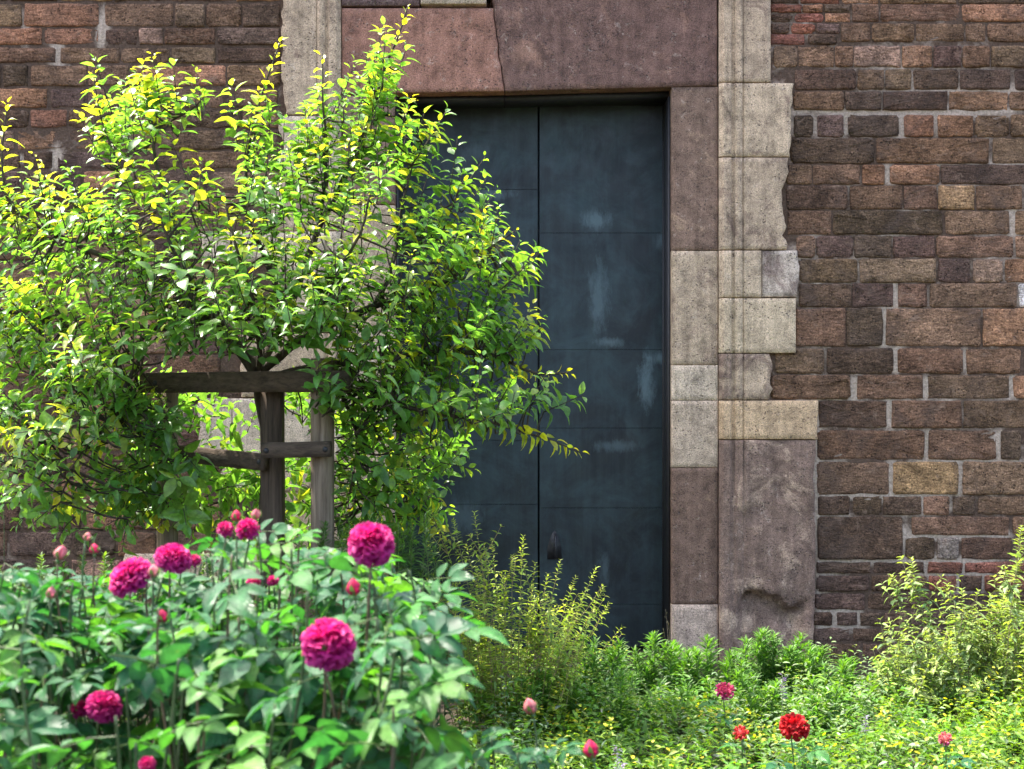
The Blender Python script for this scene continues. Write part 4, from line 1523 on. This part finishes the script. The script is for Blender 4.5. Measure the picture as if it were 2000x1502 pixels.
# ------------------------------------------------------------------ herbs and shrubs by the wall
NARROW_T = [leaf_template(.20, .3, .25, (0, .3, .7, 1), .4), leaf_template(.16, .3, .5, (0, .3, .7, 1), .4, .4)]
SMALL_T = [leaf_template(.36, .3, .3, (0, .35, .75, 1), .42), leaf_template(.30, .4, .5, (0, .35, .75, 1), .42, .4)]


def herb(name, label, cat, stems, spacing, nper, size, pitch, old, new, templ, group=None, stemc=(.10, .14, .04), r=.0018, leafstart=.15, tipfrac=.65, side=0):
    base = sum((s[0] for s in stems), Vector()) / len(stems)
    root = empty(name, Vector((base.x, base.y, 0)), label, cat, group)
    S = Acc()
    fol = Foliage(templ)
    if side:
        more = []
        for (b, m, t) in stems:
            ln = (t - b).length
            for _ in range(side):
                f = R.uniform(.4, .9)
                p = m.lerp(t, f * 2 - 1) if f > .5 else b.lerp(m, f * 2)
                dv = ((t - m).normalized() * .8 + Vector((R.uniform(-1, 1), R.uniform(-1, 1), R.uniform(-.1, .4))) * .8).normalized()
                L = R.uniform(.06, .17) * min(1, ln / .4)
                more.append((p, p + dv * L * .5 - UP * .004, p + dv * L + UP * .012))
        stems = stems + more
    for (b, m, t) in stems:
        pts = smooth_path([b, m, t], 4)
        n = len(pts)
        S.add(tube(pts, [r * (1.3 - .9 * i / (n - 1)) for i in range(n)], 5), jit(stemc, .2))
        L = sum((q - p).length for p, q in zip(pts, pts[1:]))
        s = leafstart * L
        ang = R.uniform(0, 6.28)
        while s < L:
            f = s / L
            x = f * (n - 1)
            i = min(int(x), n - 2)
            p = pts[i].lerp(pts[i + 1], x - i)
            tg = (pts[i + 1] - pts[i]).normalized()
            ang += math.pi / 2 if nper == 2 else 2.4
            for q in range(nper):
                a = ang + q * 2 * math.pi / nper + R.uniform(-.2, .2)
                side = Matrix.Rotation(a, 3, tg) @ tg.orthogonal().normalized()
                pt = pitch * R.uniform(.8, 1.2) * (1 - .5 * max(0, f - .8) / .2)
                d = tg * math.cos(pt) + side * math.sin(pt)
                up = (tg + UP * .5 + rand_dir() * .4).normalized()
                sz = size * R.uniform(.75, 1.2) * (1 if f < tipfrac else 1 - .6 * (f - tipfrac) / (1 - tipfrac))
                g = min(1, max(0, f * 1.3 - .35 + R.uniform(-.25, .25)))
                fol.add(p, frame(d, up), sz, R.randrange(len(templ)), jit(lerp(old, new, g), .22))
            s += spacing * R.uniform(.8, 1.2) * (1 if f < .8 else .6)
    S.build('stems', M['stem'], root)
    link('foliage', fol.mesh('foliage'), M['herb'], root, kind='stuff')
    return root


def stem(px, pty, d, pbx=None, lean=.5, jx=.05):
    """stem from the soil up to a tip seen at (px, pty)"""
    t = W(px, pty, d)
    bx = W(pbx, 0, d).x if pbx is not None else t.x + R.uniform(-jx, jx)
    b = Vector((bx, t.y + R.uniform(-.05, .05), 0))
    m = b.lerp(t, .5) + Vector(((bx - t.x) * .18 * lean, R.uniform(-.02, .02), t.z * .06))
    return (b, m, t)


def make_herbs():
    # wiry shrub in front of the door
    tips = [(830, 1040), (860, 1030), (885, 1015), (926, 1000), (910, 1060), (945, 1065), (960, 1050), (1022, 1048), (1000, 1085), (1045, 1100), (1095, 1092), (1070, 1120), (1125, 1125), (1165, 1108), (1145, 1150), (1180, 1145), (1190, 1178), (1160, 1190), (1215, 1225), (1130, 1200), (980, 1120), (930, 1110), (870, 1100), (1080, 1170), (1020, 1150)]
    st = [stem(x, y, R.uniform(5.1, 5.5), 1000 + (x - 1000) * .45, 1.0) for x, y in tips]
    for _ in range(58):
        x = R.uniform(830, 1200)
        ytop = 1110 + max(0, (x - 1080)) * .75 + max(0, 900 - x) * .3
        st.append(stem(x, R.uniform(ytop, ytop + 190), R.uniform(4.95, 5.6), 1000 + (x - 1000) * .6, .8))
    herb('wiry_shrub', 'wiry yellow-green shrub with tiny leaves in front of the dark door', 'shrub', st, .022, 2, .036, 1.2, (.16, .25, .055), (.37, .46, .06), SMALL_T, stemc=(.24, .20, .08), r=.0015, side=2)
    # pale shrub against the brickwork on the right
    tips = [(1742, 1122), (1780, 1092), (1850, 1140), (1880, 1150), (1935, 1160), (1965, 1110), (1995, 1025), (1990, 1090), (1720, 1240), (1735, 1210), (1815, 1180), (1900, 1190), (2040, 1080), (2080, 1060)]
    st = [stem(x, y, R.uniform(5.25, 5.6), 1880 + (x - 1880) * .6, .8) for x, y in tips]
    for _ in range(95):
        x = R.uniform(1690, 2160)
        ytop = 1300 - max(0, min(1, (x - 1690) / 200)) * 130
        st.append(stem(x, R.uniform(ytop, ytop + 170), R.uniform(5.1, 5.75), 1900 + (x - 1900) * .8, .8))
    herb('pale_shrub', 'pale grey-green shrub with yellow shoot tips against the brickwork on the right', 'shrub', st, .022, 2, .046, 1.3, (.15, .22, .10), (.30, .39, .08), SMALL_T, stemc=(.16, .14, .07), r=.0017, side=4)
    # feathery green clumps along the foot of the doorway
    spots = [
        (1075, 1330, 5.15, 55, 13, 'green feathery aster clump between the wiry shrub and the pink bud'),
        (1165, 1255, 5.35, 55, 15, 'tall feathery aster clump just right of the wiry shrub'),
        (1275, 1258, 5.55, 50, 15, 'feathery aster clump in front of the door threshold'),
        (1375, 1265, 5.6, 50, 14, 'feathery aster clump at the foot of the pale jamb block'),
        (1505, 1240, 5.55, 45, 13, 'feathery aster clump below the broken foot of the stone band'),
        (1575, 1268, 5.5, 45, 13, 'feathery aster clump under the corner where stone meets brickwork'),
        (1665, 1290, 5.5, 45, 11, 'feathery aster clump left of the pale shrub'),
        (1225, 1330, 5.05, 55, 12, 'low feathery aster clump in front of the threshold clump'),
        (1450, 1310, 5.1, 55, 12, 'low feathery aster clump above the small pink rose'),
        (1600, 1340, 5.0, 60, 12, 'low feathery aster clump up right of the red rose'),
    ]
    for i, (px, py, d, rx, n, lab) in enumerate(spots):
        st = []
        for _ in range(n + 7):
            x = R.gauss(px, rx * .85)
            y = py - 22 + abs(R.gauss(0, 50)) + abs(x - px) * .30
            st.append(stem(x, y, d + R.uniform(-.14, .14), px + (x - px) * .7, .4))
        herb('aster_clump', lab, 'plant', st, .0125, 3, .058, .80, (.045, .120, .024), (.105, .235, .032), NARROW_T, 'feathery green clumps along the doorway', stemc=(.10, .18, .04), r=.0022, leafstart=.25, tipfrac=.8)
    # dark plants under the apple tree behind the roses
    st = []
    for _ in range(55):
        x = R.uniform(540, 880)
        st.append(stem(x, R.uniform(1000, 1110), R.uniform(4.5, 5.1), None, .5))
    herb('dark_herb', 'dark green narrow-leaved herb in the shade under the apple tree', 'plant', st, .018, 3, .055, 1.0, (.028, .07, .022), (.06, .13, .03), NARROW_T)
    st = []
    for _ in range(46):
        x = R.uniform(-60, 560)
        st.append(stem(x, R.uniform(1085, 1180), R.uniform(4.3, 5.2), None, .5))
    herb('low_herb', 'low leafy herb between the rose bush and the left wooden post', 'plant', st, .02, 3, .05, 1.0, (.045, .10, .022), (.10, .19, .03), SMALL_T)
    # dry grass by the jamb
    st = [stem(x, y, 6.6, 1312, .2) for x, y in ((1300, 1190), (1306, 1215), (1295, 1228), (1316, 1205), (1322, 1236), (1290, 1246), (1330, 1248))]
    herb('dry_grass', 'thin dry grass stalks at the corner of door and pale jamb', 'grass', st, .03, 1, .02, .4, (.35, .29, .17), (.45, .40, .24), NARROW_T, stemc=(.40, .33, .2), r=.0012, leafstart=.6)


make_herbs()


# ------------------------------------------------------------------ yellow ground cover
def make_cover():
    fol = Foliage(SMALL_T + [leaf_template(.75, .15, .1, (0, .35, .75, 1), .5)])
    S = []
    cnt = 0
    while cnt < 30000:
        d = R.uniform(3.3, 5.75)
        x = R.uniform(-.55, 2.9) if d > 3.9 else R.uniform(.1, 2.6)
        px = 1000 + x * FPX / d
        if px < 905:
            continue
        y = d - CAM_D
        h = .20 + .07 * fbm(x, y, 0, 2.2) + .05 * fbm(x, y, 5, 7)
        h += .02 * (d < 4.6)
        if d > 5.3:
            h *= .75
        z = h * (R.random() ** .35) + R.uniform(-.01, .015)
        f = z / max(h, .05)
        dirv = (Vector((R.uniform(-1, 1), R.uniform(-1, 1), R.uniform(-.1, .9)))).normalized()
        patch = fbm(x, y, 11, 1.6)
        if f > .8 and R.random() < .06 + patch * .8 + .10 * (x - .6) - .25 * (d > 5.0):
            c = jit(lerp((.30, .34, .025), (.46, .41, .025), R.random()), .2)
            sz, k = R.uniform(.012, .022), 2
        else:
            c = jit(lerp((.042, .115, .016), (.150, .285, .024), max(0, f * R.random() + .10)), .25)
            sz, k = R.uniform(.022, .045), R.randrange(2)
        if R.random() < .03:
            c = jit((.22, .27, .18), .2)
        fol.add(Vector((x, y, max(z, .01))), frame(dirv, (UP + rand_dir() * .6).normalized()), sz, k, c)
        cnt += 1
    for _ in range(1500):
        d = R.uniform(3.5, 5.7)
        x = R.uniform(-.35, 2.75)
        px = 1000 + x * FPX / d
        if px < 930 or (d < 4.1 and x < .2):
            continue
        y = d - CAM_D
        kind = fbm(x, y, 21, 1.3) + R.uniform(-.35, .35)
        h = R.uniform(.17, .34) + .06 * fbm(x, y, 4, 3)
        lean = Vector((R.uniform(-.3, .3), R.uniform(-.3, .3), 1)).normalized()
        yel = kind + .18 * (x - 1.0) > .12
        n = 26 if yel else 22
        old, new = ((.05, .12, .016), (.23, .33, .024)) if yel else (((.04, .12, .02), (.11, .26, .03)) if kind > -.25 else ((.09, .15, .07), (.20, .29, .13)))
        for q in range(n):
            f = .35 + .65 * q / n
            a = q * 2.4 + px
            sd = Vector((math.cos(a), math.sin(a), R.uniform(.1, .9))).normalized()
            flower = yel and f > .88 and R.random() < .35
            c = jit((.45, .40, .025), .2) if flower else jit(lerp(old, new, max(0, (f - .35) / .65) ** 1.4), .25)
            fol.add(Vector((x, y, 0)) + lean * h * f + sd * .004, frame(sd, (UP + rand_dir() * .5).normalized()), R.uniform(.012, .02) if flower else R.uniform(.026, .045) * (1.15 - .5 * f), 2 if flower else R.randrange(2), c)
    o = link('ground_cover', fol.mesh('ground_cover'), M['herb'], None, kind='stuff')
    tag(o, 'dense yellow-green flowering ground cover filling the bed on the right', 'ground cover')


make_cover()


# ------------------------------------------------------------------ small roses and spikes in the bed
def bed_rose(px, py, rp, d, c0, c1, label, n=90, flat=.7):
    p = W(px, py, d)
    root = empty('bed_rose', Vector((p.x, p.y + .02, 0)), label, 'rose', 'small roses in the yellow bed')
    r = rp * d / FPX
    ax = (UP + Vector((R.uniform(-.3, .3), -.55, 0))).normalized()
    S = Acc()
    S.add(tube(smooth_path([Vector((p.x + .02, p.y + .03, 0)), Vector((p.x + .01, p.y + .02, p.z * .5)), p - ax * r * .8], 4), [.0028] * 5 + [.0022] * 4, 6), (.06, .10, .03))
    S.build('stem', M['stem'], root)
    put_flower(root, bloom_mesh(int(px), r, c0, c1, flat, n), 'bloom', p, ax, sepal_mesh(r * .55, 1.1))
    for i in range(5):
        a = i * 2.4 + px
        dv = Vector((math.cos(a), math.sin(a), .1)).normalized()
        o = bpy.data.objects.new('leaf', ROSE_LEAVES[(i * 3 + int(px)) % 16])
        col.objects.link(o)
        o.parent = root
        o.matrix_parent_inverse = Matrix.Translation(root.location).inverted()
        o.matrix_basis = Matrix.Translation(Vector((p.x, p.y, p.z - .05 - .022 * i)) + dv * .02) @ frame(dv, (UP + rand_dir() * .4).normalized()).to_4x4() @ Matrix.Diagonal((.8, .8, .8, 1))


bed_rose(1551, 1420, 29, 4.05, (.42, .008, .012), (.24, .004, .008), 'full dark red rose in the yellow bed')
bed_rose(1416, 1350, 19, 4.7, (.48, .05, .11), (.36, .03, .07), 'small pink rose at the edge of the green clumps', 50)
bed_rose(1447, 1432, 16, 4.1, (.50, .03, .03), (.36, .02, .02), 'small bright red half-open rose left of the dark red rose', 40)
bed_rose(1846, 1443, 14, 4.2, (.55, .15, .13), (.48, .10, .10), 'small salmon pink rose among yellow flowers at the right', 36)


def spike(px, py, d, h, label):
    p = W(px, py, d)
    root = empty('flower_spike', Vector((p.x, p.y, 0)), label, 'flower', 'purple flower spikes')
    S = Acc()
    S.add(tube([Vector((p.x, p.y, 0)), p.copy()], [.0018, .001], 5), (.09, .12, .05))
    S.build('stem', M['stem'], root)
    fol = Foliage(SMALL_T)
    for i in range(46):
        z = p.z - h * R.random()
        a = R.uniform(0, 6.28)
        dv = Vector((math.cos(a), math.sin(a), .5)).normalized()
        fol.add(Vector((p.x, p.y, z)) + dv * .002, frame(dv, UP), R.uniform(.010, .017), R.randrange(2), jit(lerp((.16, .12, .24), (.30, .27, .36), R.random()), .2))
    link('florets', fol.mesh('florets'), M['petal'], root, kind='stuff')


for a in ((1205, 1455, 3.9, .09, 'purple-grey flower spike right of the magenta bud near the bottom edge'), (1215, 1490, 3.7, .07, 'lowest purple flower spike at the bottom edge'), (1528, 1318, 4.6, .08, 'purple-grey flower spike above the dark red rose'), (1690, 1395, 4.4, .06, 'faint lilac flower spike right of the dark red rose'), (8, 578, 5.1, .05, 'lilac blossom spike at the left edge among apple leaves')):
    spike(*a)

print('leaves', NLEAF, 'objects', len(bpy.data.objects))
